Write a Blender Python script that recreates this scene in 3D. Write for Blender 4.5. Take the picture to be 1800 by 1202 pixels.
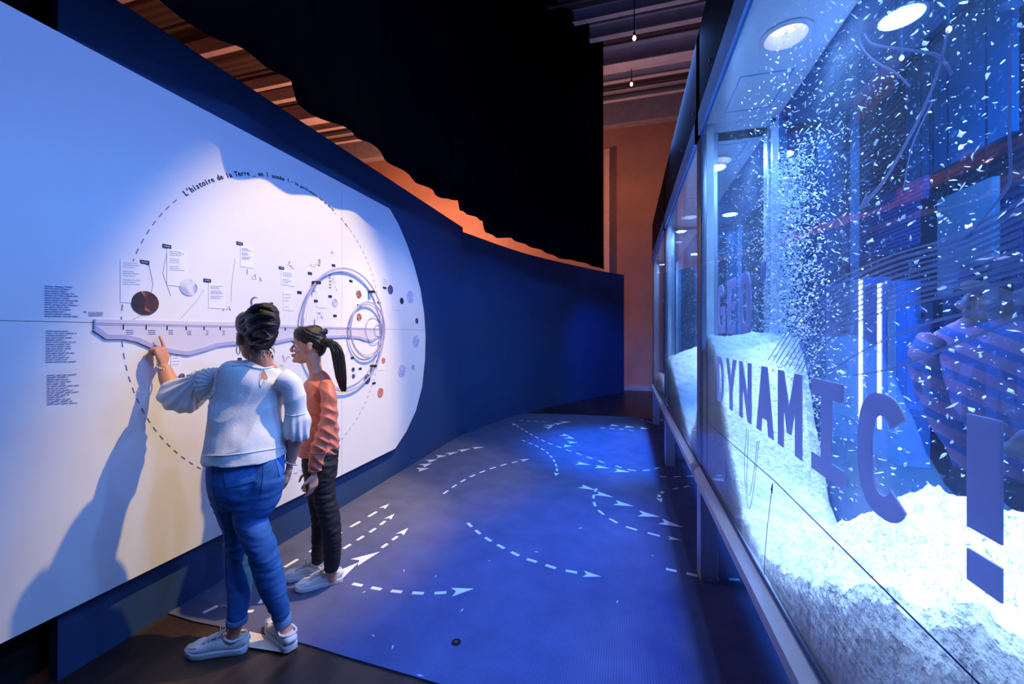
import bpy, bmesh, math, random
from mathutils import Vector, Matrix, noise
from mathutils.bvhtree import BVHTree
for o in list(bpy.data.objects): bpy.data.objects.remove(o)
SC = bpy.context.scene
COL = SC.collection
random.seed(7)
# ---------------------------------------------------------------- camera
F = 707.0; EYE = 1.5; HZ = 588.0
A = math.atan2(200.0, F); CA, SA = math.cos(A), math.sin(A)
cam = bpy.data.cameras.new('camera'); cam.sensor_width = 36; cam.lens = 36*F/1800; cam.shift_y = -13/1800
cam.clip_start = .02; cam.clip_end = 200
camo = bpy.data.objects.new('camera', cam); COL.objects.link(camo)
camo.location = (0, 0, EYE); camo.rotation_euler = (math.pi/2, 0, A); SC.camera = camo
# ---------------------------------------------------------------- lights
def lamp(name, typ, loc, energy, color, target=None, **k):
    l = bpy.data.lights.new(name, typ); l.energy = energy; l.color = color
    for a_, v in k.items(): setattr(l, a_, v)
    o = bpy.data.objects.new(name, l); COL.objects.link(o); o.location = loc
    if target is not None: o.rotation_euler = (Vector(target)-Vector(loc)).to_track_quat('-Z', 'Y').to_euler()
    return o
D2R = math.pi/180
lamp('warm_spotlight', 'SPOT', (1.05, 2.94, 6.05), 1680, (1, .68, .20), (-2.3, 2.42, .98), spot_size=29*D2R, spot_blend=.55, shadow_soft_size=.05)
lamp('warm_spotlight_floor', 'SPOT', (1.05, 2.98, 6.05), 620, (1, .68, .24), (-2.15, 3.75, .45), spot_size=28*D2R, spot_blend=.6, shadow_soft_size=.05)
lamp('tank_spill_fill_far', 'SPOT', (.56, 5.5, 6.8), 5200, (.0, .16, 1), (.0, 5.5, 0), spot_size=25*D2R, spot_blend=.8, shadow_soft_size=.06)  # added fill: stands in for the tank lamps' blue pool on the far carpet
lamp('tank_spill_fill_near', 'SPOT', (.58, 2.6, 6.8), 2100, (.0, .09, 1), (.05, 2.30, 0), spot_size=34*D2R, spot_blend=1, shadow_soft_size=.08)  # added too, for the tank lamps' blue spill on the near carpet
lamp('blue_wash_panel', 'AREA', (.40, 1.0, 3.42), 45, (.15, .32, 1), (-2.3, 1.2, 1.9), shape='RECTANGLE', size=1.6, size_y=.12)
lamp('blue_wash_panel', 'AREA', (.40, 3.6, 3.42), 20, (.13, .30, 1), (-2.3, 3.6, 1.6), shape='RECTANGLE', size=1.6, size_y=.12)
lamp('blue_wash_end', 'SPOT', (.45, 7.3, 3.45), 420, (.0, .12, 1), (-.3, 9.7, .7), spot_size=60*D2R, spot_blend=1, shadow_soft_size=.12)
lamp('warm_hall_light', 'POINT', (-5.2, 8.8, 4.2), 560, (1, .42, .27), shadow_soft_size=.3)
lamp('warm_hall_light_back', 'POINT', (.2, 10.2, 5.2), 8, (1, .44, .13), shadow_soft_size=.3)
lamp('hall_top_light', 'AREA', (.6, 7.4, 4.6), 10, (.75, .6, .8), (.6, 8.6, 7), size=1)
lamp('side_room_blue', 'AREA', (2.0, 3.0, 4.2), 420, (.02, .25, 1), (3.0, 3.4, 1.2), size=1.2)
lamp('side_room_warm', 'SPOT', (1.55, 2.35, 2.9), 150, (1, .66, .58), (1.08, 1.70, 1.35), spot_size=38*D2R, spot_blend=.7, shadow_soft_size=.1)
def tank_lamp(u0, e):
    lamp('tank_lamp', 'AREA', (.62, u0, 2.695), e*.15, (.20, .46, 1), (.62, u0, 0), shape='DISK', size=.13)
    lamp('tank_lamp_beam', 'SPOT', (.62, u0, 2.72), e*1.4, (.50, .72, 1), (.62, u0, 0), spot_size=42*D2R, spot_blend=.9, shadow_soft_size=.06)
for u0 in (.95, 1.86): tank_lamp(u0, 190)
for u0 in (3.07, 4.45): tank_lamp(u0, 180)
for u0 in (5.6, 6.5): tank_lamp(u0, 170)
# ---------------------------------------------------------------- world, exposure
w = bpy.data.worlds.new('world'); SC.world = w; w.use_nodes = True
bg = w.node_tree.nodes['Background']; bg.inputs[0].default_value = (.02, .05, .16, 1); bg.inputs[1].default_value = .10
SC.cycles.transparent_max_bounces = 20
SC.view_settings.view_transform = 'Standard'; SC.view_settings.look = 'None'
SC.view_settings.exposure = 0; SC.view_settings.gamma = 1; SC.view_settings.use_curve_mapping = False
# ---------------------------------------------------------------- pixel -> place helpers (a plane or a depth gives the third number)
def P(px, py, dep):
    x = (px-900)/F*dep
    return Vector((x*CA-dep*SA, x*SA+dep*CA, EYE+(HZ-py)/F*dep))
def onX(px, py, X):
    return P(px, py, F*X/(CA*(px-1100)))
def onZ(px, py, z=0.0):
    return P(px, py, F*(EYE-z)/(py-HZ))
def proj(v):
    dep = -v.x*SA+v.y*CA; x = v.x*CA+v.y*SA
    return 900+F*x/dep, HZ-F*(v.z-EYE)/dep, dep
def interp(x, tab):
    if x <= tab[0][0]: return tab[0][1]
    for (a, b), (c, d) in zip(tab, tab[1:]):
        if x <= c: return b+(d-b)*(x-a)/(c-a) if c > a else d
    return tab[-1][1]
# ---------------------------------------------------------------- materials
MATS = {}
def mat(name, col, rough=.6, metal=0.0, var=.12, vscale=8, bump=0.0, bscale=60, spec=.5, emit=None, estr=1, stretch=None, sheen=0, sss=0):
    if name in MATS: return MATS[name]
    m = bpy.data.materials.new(name); m.use_nodes = True; nt = m.node_tree; N = nt.nodes; L = nt.links
    b = N['Principled BSDF']; b.inputs['Roughness'].default_value = rough; b.inputs['Metallic'].default_value = metal
    b.inputs['Specular IOR Level'].default_value = spec
    if sheen: b.inputs['Sheen Weight'].default_value = sheen
    if sss: b.inputs['Subsurface Weight'].default_value = sss; b.inputs['Subsurface Radius'].default_value = (.01, .004, .002)
    tc = N.new('ShaderNodeTexCoord'); src = tc.outputs['Object']
    if stretch:
        mp = N.new('ShaderNodeMapping'); mp.inputs['Scale'].default_value = stretch; L.new(src, mp.inputs[0]); src = mp.outputs[0]
    n = N.new('ShaderNodeTexNoise'); n.inputs['Scale'].default_value = vscale; n.inputs['Detail'].default_value = 5; L.new(src, n.inputs['Vector'])
    r = N.new('ShaderNodeValToRGB'); L.new(n.outputs['Fac'], r.inputs[0])
    r.color_ramp.elements[0].position = .3; r.color_ramp.elements[1].position = .7
    r.color_ramp.elements[0].color = tuple(max(0, c*(1-var)) for c in col)+(1,); r.color_ramp.elements[1].color = tuple(min(1, c*(1+var)) for c in col)+(1,)
    L.new(r.outputs[0], b.inputs['Base Color'])
    if bump:
        n2 = N.new('ShaderNodeTexNoise'); n2.inputs['Scale'].default_value = bscale; n2.inputs['Detail'].default_value = 4; L.new(src, n2.inputs['Vector'])
        bp = N.new('ShaderNodeBump'); bp.inputs['Strength'].default_value = bump; bp.inputs['Distance'].default_value = .01
        L.new(n2.outputs['Fac'], bp.inputs['Height']); L.new(bp.outputs[0], b.inputs['Normal'])
    if emit: b.inputs['Emission Color'].default_value = emit+(1,); b.inputs['Emission Strength'].default_value = estr
    MATS[name] = m; return m
def ramp_mat(name, stops, scale=6, rough=.5, kind='noise', detail=6, rot=(0, 0, 0), distort=.5, bump=0, stretch=(1, 1, 1)):
    if name in MATS: return MATS[name]
    m = bpy.data.materials.new(name); m.use_nodes = True; nt = m.node_tree; N = nt.nodes; L = nt.links
    b = N['Principled BSDF']; b.inputs['Roughness'].default_value = rough
    tc = N.new('ShaderNodeTexCoord'); mp = N.new('ShaderNodeMapping'); mp.inputs['Rotation'].default_value = rot; mp.inputs['Scale'].default_value = stretch; L.new(tc.outputs['Object'], mp.inputs[0])
    if kind == 'noise':
        n = N.new('ShaderNodeTexNoise'); n.inputs['Scale'].default_value = scale; n.inputs['Detail'].default_value = detail; n.inputs['Distortion'].default_value = distort; o = n.outputs['Fac']
    elif kind == 'wave':
        n = N.new('ShaderNodeTexWave'); n.inputs['Scale'].default_value = scale; n.inputs['Distortion'].default_value = distort; n.inputs['Detail'].default_value = detail; o = n.outputs['Fac']
    L.new(mp.outputs[0], n.inputs['Vector'])
    r = N.new('ShaderNodeValToRGB'); L.new(o, r.inputs[0]); cr = r.color_ramp
    cr.elements[0].position = stops[0][0]; cr.elements[0].color = stops[0][1]+(1,); cr.elements[1].position = stops[-1][0]; cr.elements[1].color = stops[-1][1]+(1,)
    for p_, c_ in stops[1:-1]: e = cr.elements.new(p_); e.color = c_+(1,)
    L.new(r.outputs[0], b.inputs['Base Color'])
    if bump:
        bp = N.new('ShaderNodeBump'); bp.inputs['Strength'].default_value = bump; bp.inputs['Distance'].default_value = .01; L.new(o, bp.inputs['Height']); L.new(bp.outputs[0], b.inputs['Normal'])
    MATS[name] = m; return m
def glass(name, tint=(1, 1, 1), refl=(1, 1, 1), ior=1.5, dirt=0.0):
    m = bpy.data.materials.new(name); m.use_nodes = True; nt = m.node_tree; N = nt.nodes; L = nt.links
    for n in list(N): N.remove(n)
    o = N.new('ShaderNodeOutputMaterial'); t = N.new('ShaderNodeBsdfTransparent'); t.inputs[0].default_value = tint+(1,)
    g = N.new('ShaderNodeBsdfGlossy'); g.inputs['Color'].default_value = refl+(1,); g.inputs['Roughness'].default_value = .02
    mx = N.new('ShaderNodeMixShader')
    lw = N.new('ShaderNodeLayerWeight'); lw.inputs['Blend'].default_value = .5; f0 = ((ior-1)/(ior+1))**2    # Schlick, the same from both sides
    pw = N.new('ShaderNodeMath'); pw.operation = 'POWER'; pw.inputs[1].default_value = 5; L.new(lw.outputs['Facing'], pw.inputs[0])
    ma = N.new('ShaderNodeMath'); ma.operation = 'MULTIPLY_ADD'; ma.inputs[1].default_value = 1-f0; ma.inputs[2].default_value = f0; L.new(pw.outputs[0], ma.inputs[0])
    L.new(ma.outputs[0], mx.inputs[0]); L.new(t.outputs[0], mx.inputs[1]); L.new(g.outputs[0], mx.inputs[2])
    out = mx.outputs[0]
    if dirt:
        d = N.new('ShaderNodeBsdfTranslucent'); d.inputs[0].default_value = (.8, .85, .95, 1); d2 = N.new('ShaderNodeBsdfDiffuse'); d2.inputs[0].default_value = (.8, .85, .95, 1)
        m3 = N.new('ShaderNodeMixShader'); m3.inputs[0].default_value = .5; L.new(d.outputs[0], m3.inputs[1]); L.new(d2.outputs[0], m3.inputs[2])
        m2 = N.new('ShaderNodeMixShader'); nz = N.new('ShaderNodeTexNoise'); nz.inputs['Scale'].default_value = 9; tc = N.new('ShaderNodeTexCoord'); L.new(tc.outputs['Object'], nz.inputs['Vector'])
        mu = N.new('ShaderNodeMath'); mu.operation = 'MULTIPLY'; mu.inputs[1].default_value = dirt*2; L.new(nz.outputs['Fac'], mu.inputs[0])
        L.new(mu.outputs[0], m2.inputs[0]); L.new(out, m2.inputs[1]); L.new(m3.outputs[0], m2.inputs[2]); out = m2.outputs[0]
    L.new(out, o.inputs[0]); MATS[name] = m; return m
def translucent(name, col, alpha=1.0, mixt=.5):
    m = bpy.data.materials.new(name); m.use_nodes = True; nt = m.node_tree; N = nt.nodes; L = nt.links
    for n in list(N): N.remove(n)
    o = N.new('ShaderNodeOutputMaterial'); d = N.new('ShaderNodeBsdfDiffuse'); t = N.new('ShaderNodeBsdfTranslucent'); d.inputs[0].default_value = col+(1,); t.inputs[0].default_value = col+(1,)
    mx = N.new('ShaderNodeMixShader'); mx.inputs[0].default_value = mixt; L.new(d.outputs[0], mx.inputs[1]); L.new(t.outputs[0], mx.inputs[2])
    tr = N.new('ShaderNodeBsdfTransparent'); m2 = N.new('ShaderNodeMixShader'); m2.inputs[0].default_value = alpha; L.new(tr.outputs[0], m2.inputs[1]); L.new(mx.outputs[0], m2.inputs[2])
    L.new(m2.outputs[0], o.inputs[0]); MATS[name] = m; return m
# ---------------------------------------------------------------- object helpers
ROOT = {}
def wl(o):
    return ROOT.get(o.name, Vector((0, 0, 0))) if o else Vector((0, 0, 0))
def tag(o, label=None, cat=None, group=None, kind=None):
    if label: o['label'] = label
    if cat: o['category'] = cat
    if group: o['group'] = group
    if kind: o['kind'] = kind
    return o
def empty(name, loc, label=None, cat=None, group=None, kind=None):
    o = bpy.data.objects.new(name, None); COL.objects.link(o); o.location = loc; o.empty_display_size = .1
    ROOT[o.name] = Vector(loc); return tag(o, label, cat, group, kind)
class MB:
    def __init__(s): s.v = []; s.f = []
    def add(s, vs, fs):
        n = len(s.v); s.v += [Vector(v) for v in vs]; s.f += [tuple(i+n for i in f) for f in fs]; return s
    def box(s, lo, hi):
        x0, y0, z0 = lo; x1, y1, z1 = hi
        return s.add([(x0, y0, z0), (x1, y0, z0), (x1, y1, z0), (x0, y1, z0), (x0, y0, z1), (x1, y0, z1), (x1, y1, z1), (x0, y1, z1)],
                     [(0, 3, 2, 1), (4, 5, 6, 7), (0, 1, 5, 4), (1, 2, 6, 5), (2, 3, 7, 6), (3, 0, 4, 7)])
    def prism(s, pts, off):
        """polygon (3-D points, one plane) extruded by vector off"""
        n = len(pts); off = Vector(off); vs = [Vector(p) for p in pts]; vs += [p+off for p in vs]
        return s.add(vs, [tuple(range(n))[::-1], tuple(range(n, 2*n))]+[(i, (i+1) % n, n+(i+1) % n, n+i) for i in range(n)])
    def tube(s, pts, r, n=8, caps=True):
        pts = [Vector(p) for p in pts]; m = len(pts)
        rr = r if isinstance(r, (list, tuple)) else [r]*m
        base = len(s.v); up = None
        for i, p in enumerate(pts):
            t = (pts[min(i+1, m-1)]-pts[max(i-1, 0)]).normalized()
            if up is None: up = t.orthogonal().normalized()
            a = (up-t*up.dot(t)).normalized(); b = t.cross(a); up = a
            for k in range(n):
                th = 2*math.pi*k/n; s.v.append(p+(a*math.cos(th)+b*math.sin(th))*rr[i])
        for i in range(m-1):
            for k in range(n): s.f.append((base+i*n+k, base+i*n+(k+1) % n, base+(i+1)*n+(k+1) % n, base+(i+1)*n+k))
        if caps: s.f.append(tuple(base+k for k in range(n))[::-1]); s.f.append(tuple(base+(m-1)*n+k for k in range(n)))
        return s
    def loft(s, secs, n=22, sub=4, ex=2.0):
        """secs: (center, a, b, side[, ahead]) -> closed tube with elliptical sections, smoothly interpolated, rounded ends"""
        m = len(secs); C = [Vector(q[0]) for q in secs]; S = [Vector(q[3]) for q in secs]
        def cr(p0, p1, p2, p3, t): return .5*((2*p1)+(p2-p0)*t+(2*p0-5*p1+4*p2-p3)*t*t+(3*p1-p0-3*p2+p3)*t**3)
        R = []
        for i in range(m-1):
            i0, i3 = max(i-1, 0), min(i+2, m-1)
            for k in range(sub):
                t = k/sub
                R.append((cr(C[i0], C[i], C[i+1], C[i3], t), cr(secs[i0][1], secs[i][1], secs[i+1][1], secs[i3][1], t), cr(secs[i0][2], secs[i][2], secs[i+1][2], secs[i3][2], t), S[i].lerp(S[i+1], t)))
        R.append((C[-1], secs[-1][1], secs[-1][2], S[-1]))
        M = len(R); base = len(s.v)
        for i, (c, a, b, sd) in enumerate(R):
            t = (R[min(i+1, M-1)][0]-R[max(i-1, 0)][0]).normalized()
            sd = (sd-t*sd.dot(t)).normalized(); ot = t.cross(sd)
            for k in range(n):
                th = 2*math.pi*k/n; cx, sx = math.cos(th), math.sin(th)
                if ex != 2: cx = math.copysign(abs(cx)**(2/ex), cx); sx = math.copysign(abs(sx)**(2/ex), sx)
                s.v.append(c+sd*(max(a, .0005)*cx)+ot*(max(b, .0005)*sx))
        for i in range(M-1):
            for k in range(n): s.f.append((base+i*n+k, base+i*n+(k+1) % n, base+(i+1)*n+(k+1) % n, base+(i+1)*n+k))
        for i, sg in ((0, -1), (M-1, 1)):
            j = len(s.v); c = R[i][0]; s.v.append(c)
            for k in range(n):
                a_, b_ = base+i*n+k, base+i*n+(k+1) % n
                s.f.append((j, b_, a_) if sg < 0 else (j, a_, b_))
        return s
    def ball(s, c, rad, ax=None, n=16):
        c = Vector(c); base = len(s.v); M = ax or Matrix.Identity(3); h = n//2
        for i in range(h+1):
            ph = math.pi*i/h
            for k in range(n):
                th = 2*math.pi*k/n
                s.v.append(c+M @ Vector((rad[0]*math.sin(ph)*math.cos(th), rad[1]*math.sin(ph)*math.sin(th), rad[2]*math.cos(ph))))
        for i in range(h):
            for k in range(n): s.f.append((base+i*n+k, base+(i+1)*n+k, base+(i+1)*n+(k+1) % n, base+i*n+(k+1) % n))
        return s
    def build(s, name, m, parent=None, smooth=False, remesh=None, relax=0, disp=None, bevel=0, kind=None, shade=False):
        root = wl(parent); me = bpy.data.meshes.new(name)
        me.from_pydata([v-root for v in s.v], [], s.f); me.update()
        o = bpy.data.objects.new(name, me); COL.objects.link(o)
        if remesh:
            bm = bmesh.new(); bm.from_mesh(me); bmesh.ops.remove_doubles(bm, verts=bm.verts, dist=1e-5); bmesh.ops.recalc_face_normals(bm, faces=bm.faces); bm.to_mesh(me); bm.free()
            md = o.modifiers.new('r', 'REMESH'); md.mode = 'VOXEL'; md.voxel_size = remesh
            if relax: sm = o.modifiers.new('s', 'SMOOTH'); sm.iterations = relax; sm.factor = .5
            dg = bpy.context.evaluated_depsgraph_get(); me2 = bpy.data.meshes.new_from_object(o.evaluated_get(dg)); o.modifiers.clear(); o.data = me2; bpy.data.meshes.remove(me); me2.name = name; me = me2
        elif smooth or bevel:
            bm = bmesh.new(); bm.from_mesh(me); bmesh.ops.remove_doubles(bm, verts=bm.verts, dist=1e-6); bmesh.ops.recalc_face_normals(bm, faces=bm.faces); bm.to_mesh(me); bm.free()
        if disp:
            nv = [v.normal.copy() for v in me.vertices]
            for v, n in zip(me.vertices, nv): v.co += n*disp(v.co+root, n)
            me.update()
        if bevel:
            bm = bmesh.new(); bm.from_mesh(me); bmesh.ops.bevel(bm, geom=[e for e in bm.edges if e.calc_face_angle(0) > .6], offset=bevel, segments=2, affect='EDGES', profile=.6); bm.to_mesh(me); bm.free()
        if smooth or shade:
            for p in me.polygons: p.use_smooth = True
        me.materials.append(m)
        if parent: o.parent = parent; ROOT[o.name] = root
        else: ROOT[o.name] = Vector((0, 0, 0))
        if kind: o['kind'] = kind
        return o
def poly_plane(name, pts, m, parent=None, off=(0, 0, 0), kind=None, smooth=False):
    return MB().prism(pts, off).build(name, m, parent, kind=kind)
def clip(poly, f):
    """keep the part of a 2-D polygon where f(p) >= 0 (linear f)"""
    out = []
    for a, b in zip(poly, poly[1:]+poly[:1]):
        fa, fb = f(a), f(b)
        if fa >= 0: out.append(a)
        if fa*fb < 0: t = fa/(fa-fb); out.append((a[0]+(b[0]-a[0])*t, a[1]+(b[1]-a[1])*t))
    return out
# ================================================================ the setting
M_floor = ramp_mat('dark_wood_floor', [(.3, (.022, .012, .010)), (.52, (.044, .025, .020)), (.70, (.065, .038, .030)), (.76, (.18, .12, .10))], scale=1.2, rough=.38, detail=9, rot=(0, 0, -.3), stretch=(9, .7, 1), bump=.08)
M_navy = mat('navy_wall_paint', (.016, .050, .150), rough=.75, var=.08, vscale=3, bump=.05, bscale=180)
M_black = mat('black_cloth', (.0022, .0022, .0045), rough=1, var=.3, vscale=5, spec=0)
M_blackpaint = mat('black_paint', (.010, .010, .016), rough=.7, var=.2, vscale=5, spec=.2)
M_orange = mat('warm_brown_wall', (.50, .25, .17), rough=.85, var=.10, vscale=2)
M_ceil = ramp_mat('ribbed_metal_deck', [(.2, (.040, .030, .032)), (.8, (.075, .058, .062))], scale=2.2, rough=.6, kind='wave', detail=1, rot=(0, 0, math.pi/2), distort=.15)
M_steel = mat('roof_steel', (.60, .54, .58), rough=.5, var=.1, vscale=3)
def struct(o): o['kind'] = 'structure'; return o
# floor of the hall: dark boards
struct(MB().box((-9, -1.5, -.06), (4.2, 11.6, 0)).build('floor', M_floor))
# back wall of the hall + bright jamb, baseboard
struct(MB().box((-9, 11.33, 0), (4.2, 11.6, 7.6)).build('wall_back', M_orange))
struct(MB().box((-.08, 11.295, .0), (2.0, 11.329, .12)).build('baseboard_back', mat('pale_baseboard', (.35, .38, .42), rough=.5)))
j0 = onX(1063, 470, -1)  # direction only
struct(MB().box((-.56, 11.23, 0), (-.43, 11.328, 6.55)).build('trim_1', mat('salmon_jamb', (.92, .55, .46), rough=.7)))
struct(MB().box((-9.2, -1.5, 0), (-9.0, 11.6, 7.6)).build('wall_left', M_orange))
struct(MB().box((-9.2, -1.5, 7.3), (4.4, 11.6, 7.5)).build('ceiling', M_ceil))
cl = bpy.data.objects['ceiling']
for u0, hgt, wd in ((4.67, .20, .10), (6.0, .24, .12), (7.25, .18, .10), (7.7, .22, .12), (8.45, .34, .30), (9.2, .16, .10), (9.9, .18, .10)):
    b = MB().box((-9, u0-wd/2, 7.27-hgt), (4.2, u0+wd/2, 7.25-hgt)).box((-9, u0-.015, 7.27-hgt), (4.2, u0+.015, 7.298)).box((-9, u0-wd/2, 7.28), (4.2, u0+wd/2, 7.298))
    b.build('roof_beam', M_steel, cl)
MB().box((-9, 10.35, 6.75), (4.2, 10.60, 7.298)).build('roof_beam', mat('grey_girder', (.30, .26, .29), rough=.6), cl)
for u0 in (4.0, 5.3, 6.7, 9.6):
    MB().tube([(-9, u0, 7.02), (4.2, u0, 7.02)], .035).build('pipe', mat('dark_pipe', (.06, .05, .05), rough=.5), cl)
MB().tube([(-6.6, 2, 6.9), (-6.6, 11.2, 6.9)], .02).build('cable', mat('pale_cable', (.6, .4, .32), rough=.6), cl)
# right wall of the side room behind the snow cases
M_sidewall = ramp_mat('dark_plank_wall', [(.3, (.03, .05, .12)), (.7, (.09, .13, .26))], scale=3.2, rough=.7, kind='wave', detail=2, rot=(0, math.pi/2, 0), distort=.6)
struct(MB().box((4.2, -1.5, 0), (4.4, 11.6, 7.5)).build('wall_right', M_sidewall))
# ---------------------------------------------------------------- navy exhibition wall: straight run then a curve
XW = -2.366; ZT = 3.115
t = 0.06
pl = []
u = 1.14
pl = [(XW, 1.14), (XW, 4.25), (XW, 5.30)]
curve_px = [(812, 6.05), (850, 6.55), (890, 7.17), (933, 7.87), (983, 8.58), (1025, 9.28), (1063, 9.93), (1097, 10.45)]
cv = []
for px, dep in curve_px:
    q = P(px, HZ, dep); cv.append((q.x, q.y))
def wallrun(name, pts, z0, z1, th=.06):
    b = MB(); n = len(pts)
    for k in range(n):
        a = Vector(pts[max(k-1, 0)]); c = Vector(pts[min(k+1, n-1)]); d = (c-a).normalized(); nrm = Vector((-d.y, d.x))  # to the left (away from the aisle)
        p = Vector(pts[k]); q = p+nrm*th
        b.v += [Vector((p.x, p.y, z0)), Vector((p.x, p.y, z1)), Vector((q.x, q.y, z1)), Vector((q.x, q.y, z0))]
    for k in range(n-1):
        for j in range(4): b.f.append((k*4+j, k*4+(j+1) % 4, (k+1)*4+(j+1) % 4, (k+1)*4+j))
    b.f.append((0, 3, 2, 1)); e = (n-1)*4; b.f.append((e, e+1, e+2, e+3))
    return struct(b.build(name, M_navy))
wallrun('wall_left_front', [(XW, 1.14), (XW, cv[0][1]+.02)], 0, ZT)
# curve resampled
cc = [(XW, cv[0][1]+.02)]
for i in range(len(cv)-1):
    for k in range(4):
        tt = k/4; cc.append((cv[i][0]+(cv[i+1][0]-cv[i][0])*tt, cv[i][1]+(cv[i+1][1]-cv[i][1])*tt))
cc.append(cv[-1])
# smooth
for _ in range(6): cc = [cc[0]]+[((cc[i-1][0]+cc[i][0]*2+cc[i+1][0])/4, (cc[i-1][1]+cc[i][1]*2+cc[i+1][1])/4) for i in range(1, len(cc)-1)]+[cc[-1]]
wallrun('wall_left_curve', cc, 0, 3.05)
# black side flat left of the navy wall
struct(MB().box((-2.62, -.6, 0), (-2.52, 1.2, 4.2)).build('wall_left_end', M_blackpaint))
# ---------------------------------------------------------------- black drape above the aisle
prof = [(-900, -900), (100, -125), (200, -55), (284, 0), (384, 71), (420, 85), (462, 107), (512, 137), (519, 146), (520, 171), (526, 185), (544, 197), (569, 206), (615, 230), (633, 243), (650, 250), (683, 280), (707, 297), (733, 320), (747, 327), (780, 348), (806, 352), (807.5, 370), (853, 388), (855, 407), (873, 418), (897, 418), (933, 433), (957, 442), (983, 453), (1020, 460), (1063, 473), (1200, 473)]
path = [Vector((-1.9, .2+i*.03)) for i in range(int((4.3-.2)/.03))]
p0, p1, p2, p3 = Vector((-1.9, 4.3)), Vector((-1.9, 5.7)), Vector((-1.32, 6.70)), Vector((-.405, 8.08))
for i in range(141):
    tt = i/140; path.append(p0*(1-tt)**3+p1*3*tt*(1-tt)**2+p2*3*tt*tt*(1-tt)+p3*tt**3)
b = MB(); s = 0; n = len(path)
for i, q in enumerate(path):
    d = (path[min(i+1, n-1)]-path[max(i-1, 0)]).normalized(); nr = Vector((d.y, -d.x)); s += (q-path[max(i-1, 0)]).length
    v = Vector((q.x, q.y, 0)); px, _, dep = proj(v); 
    zb = EYE+(HZ-interp(px, prof))/F*dep if dep > .3 else 3.0
    zb = min(zb, 3.35)
    for lv in range(7):
        z = zb+(7.29-zb)*(lv/6)
        a = .035*math.sin(s*15+.5*math.sin(s*3))+.02*math.sin(s*6.1)
        a *= .35+.65*min(1, (lv+1)/3)
        for th in (0, .012):
            w2 = q+nr*(a-th); b.v.append(Vector((w2.x, w2.y, z)))
for i in range(n-1):
    o, o2 = i*14, (i+1)*14
    for lv in range(6):
        k = lv*2
        b.f.append((o+k, o2+k, o2+k+2, o+k+2)); b.f.append((o+k+1, o+k+3, o2+k+3, o2+k+1))
    b.f.append((o, o+1, o2+1, o2)); b.f.append((o+12, o2+12, o2+13, o+13))
dr = b.build('stage_curtain', M_black, smooth=True)
tag(dr, 'tall black cloth drape with ragged lower edge hanging above the navy wall', 'curtain')
# ---------------------------------------------------------------- carpet with printed arrows
def carpet_mat():
    m = mat('blue_carpet', (.14, .15, .27), rough=.95, var=.12, vscale=5, spec=.12)
    nt = m.node_tree; N = nt.nodes; L = nt.links; b = N['Principled BSDF']
    tc = N.new('ShaderNodeTexCoord'); mp = N.new('ShaderNodeMapping'); mp.inputs['Rotation'].default_value = (0, 0, .78); mp.inputs['Scale'].default_value = (1, 1, 1); L.new(tc.outputs['Object'], mp.inputs[0])
    ch = N.new('ShaderNodeTexChecker'); ch.inputs['Scale'].default_value = 120; ch.inputs[1].default_value = (1, 1, 1, 1); ch.inputs[2].default_value = (.74, .74, .78, 1); L.new(mp.outputs[0], ch.inputs[0])
    mx = N.new('ShaderNodeMix'); mx.data_type = 'RGBA'; mx.blend_type = 'MULTIPLY'; mx.inputs[0].default_value = 1
    src = b.inputs['Base Color'].links[0].from_socket
    L.new(src, mx.inputs[6]); L.new(ch.outputs[0], mx.inputs[7]); L.new(mx.outputs[2], b.inputs['Base Color'])
    nz = N.new('ShaderNodeTexNoise'); nz.inputs['Scale'].default_value = 300; L.new(tc.outputs['Object'], nz.inputs['Vector'])
    bp = N.new('ShaderNodeBump'); bp.inputs['Strength'].default_value = .5; bp.inputs['Distance'].default_value = .01; L.new(nz.outputs['Fac'], bp.inputs['Height']); L.new(bp.outputs[0], b.inputs['Normal'])
    return m
near = [(300, 1081), (340, 1094), (390, 1104), (440, 1112), (490, 1122), (540, 1135), (620, 1160), (700, 1183), (790, 1210), (1000, 1275), (1250, 1350)]
edge = [onZ(x, y) for x, y in near]
edge[0].x = XW+.004
far = [(1160, 736), (1100, 733), (1050, 731), (1000, 729), (960, 728), (925, 727)]
pts = [Vector((XW+.004, edge[0].y, 0))]+edge[1:]
pts += [Vector((.93, edge[-1].y-.3, 0)), Vector((.93, onZ(1160, 736).y+.1, 0))]
pts += [onZ(x, y) for x, y in far]
pts += [onZ(895, 733), onZ(872, 741), onZ(845, 752), Vector((XW+.004, onZ(806, 768).y, 0))]
CZ = .008
carpet = tag(MB().prism([(p.x, p.y, .0005) for p in pts], (0, 0, CZ-.0005)).build('aisle_carpet', carpet_mat()), 'dark blue woven carpet laid along the aisle and printed with white arrows', 'carpet')
M_print = mat('white_floor_print', (.86, .86, .86), rough=.7, var=.03)
def flat(name, poly2, parent, z0=CZ+.0002, th=.0012, m=None):
    a = sum(p[0]*q[1]-p[1]*q[0] for p, q in zip(poly2, poly2[1:]+poly2[:1]))
    if a < 0: poly2 = poly2[::-1]
    return MB().prism([(p[0], p[1], z0) for p in poly2], (0, 0, th)).build(name, m or M_print, parent)
def g2(px, py): v = onZ(px, py, CZ); return Vector((v.x, v.y))
def dash_at(a, b, wd, parent):
    d = (b-a); l = d.length
    if l < 1e-4: return
    n = Vector((-d.y, d.x))/l*wd/2
    flat('dash', [tuple(a+n), tuple(a-n), tuple(b-n), tuple(b+n)], parent)
def head_at(tip, back, wd, parent, name='arrowhead', notch=.2):
    d = tip-back; n = Vector((-d.y, d.x)).normalized()*wd/2
    return flat(name, [tuple(tip), tuple(back+n), tuple(back+d*notch), tuple(back-n)], parent)
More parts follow.
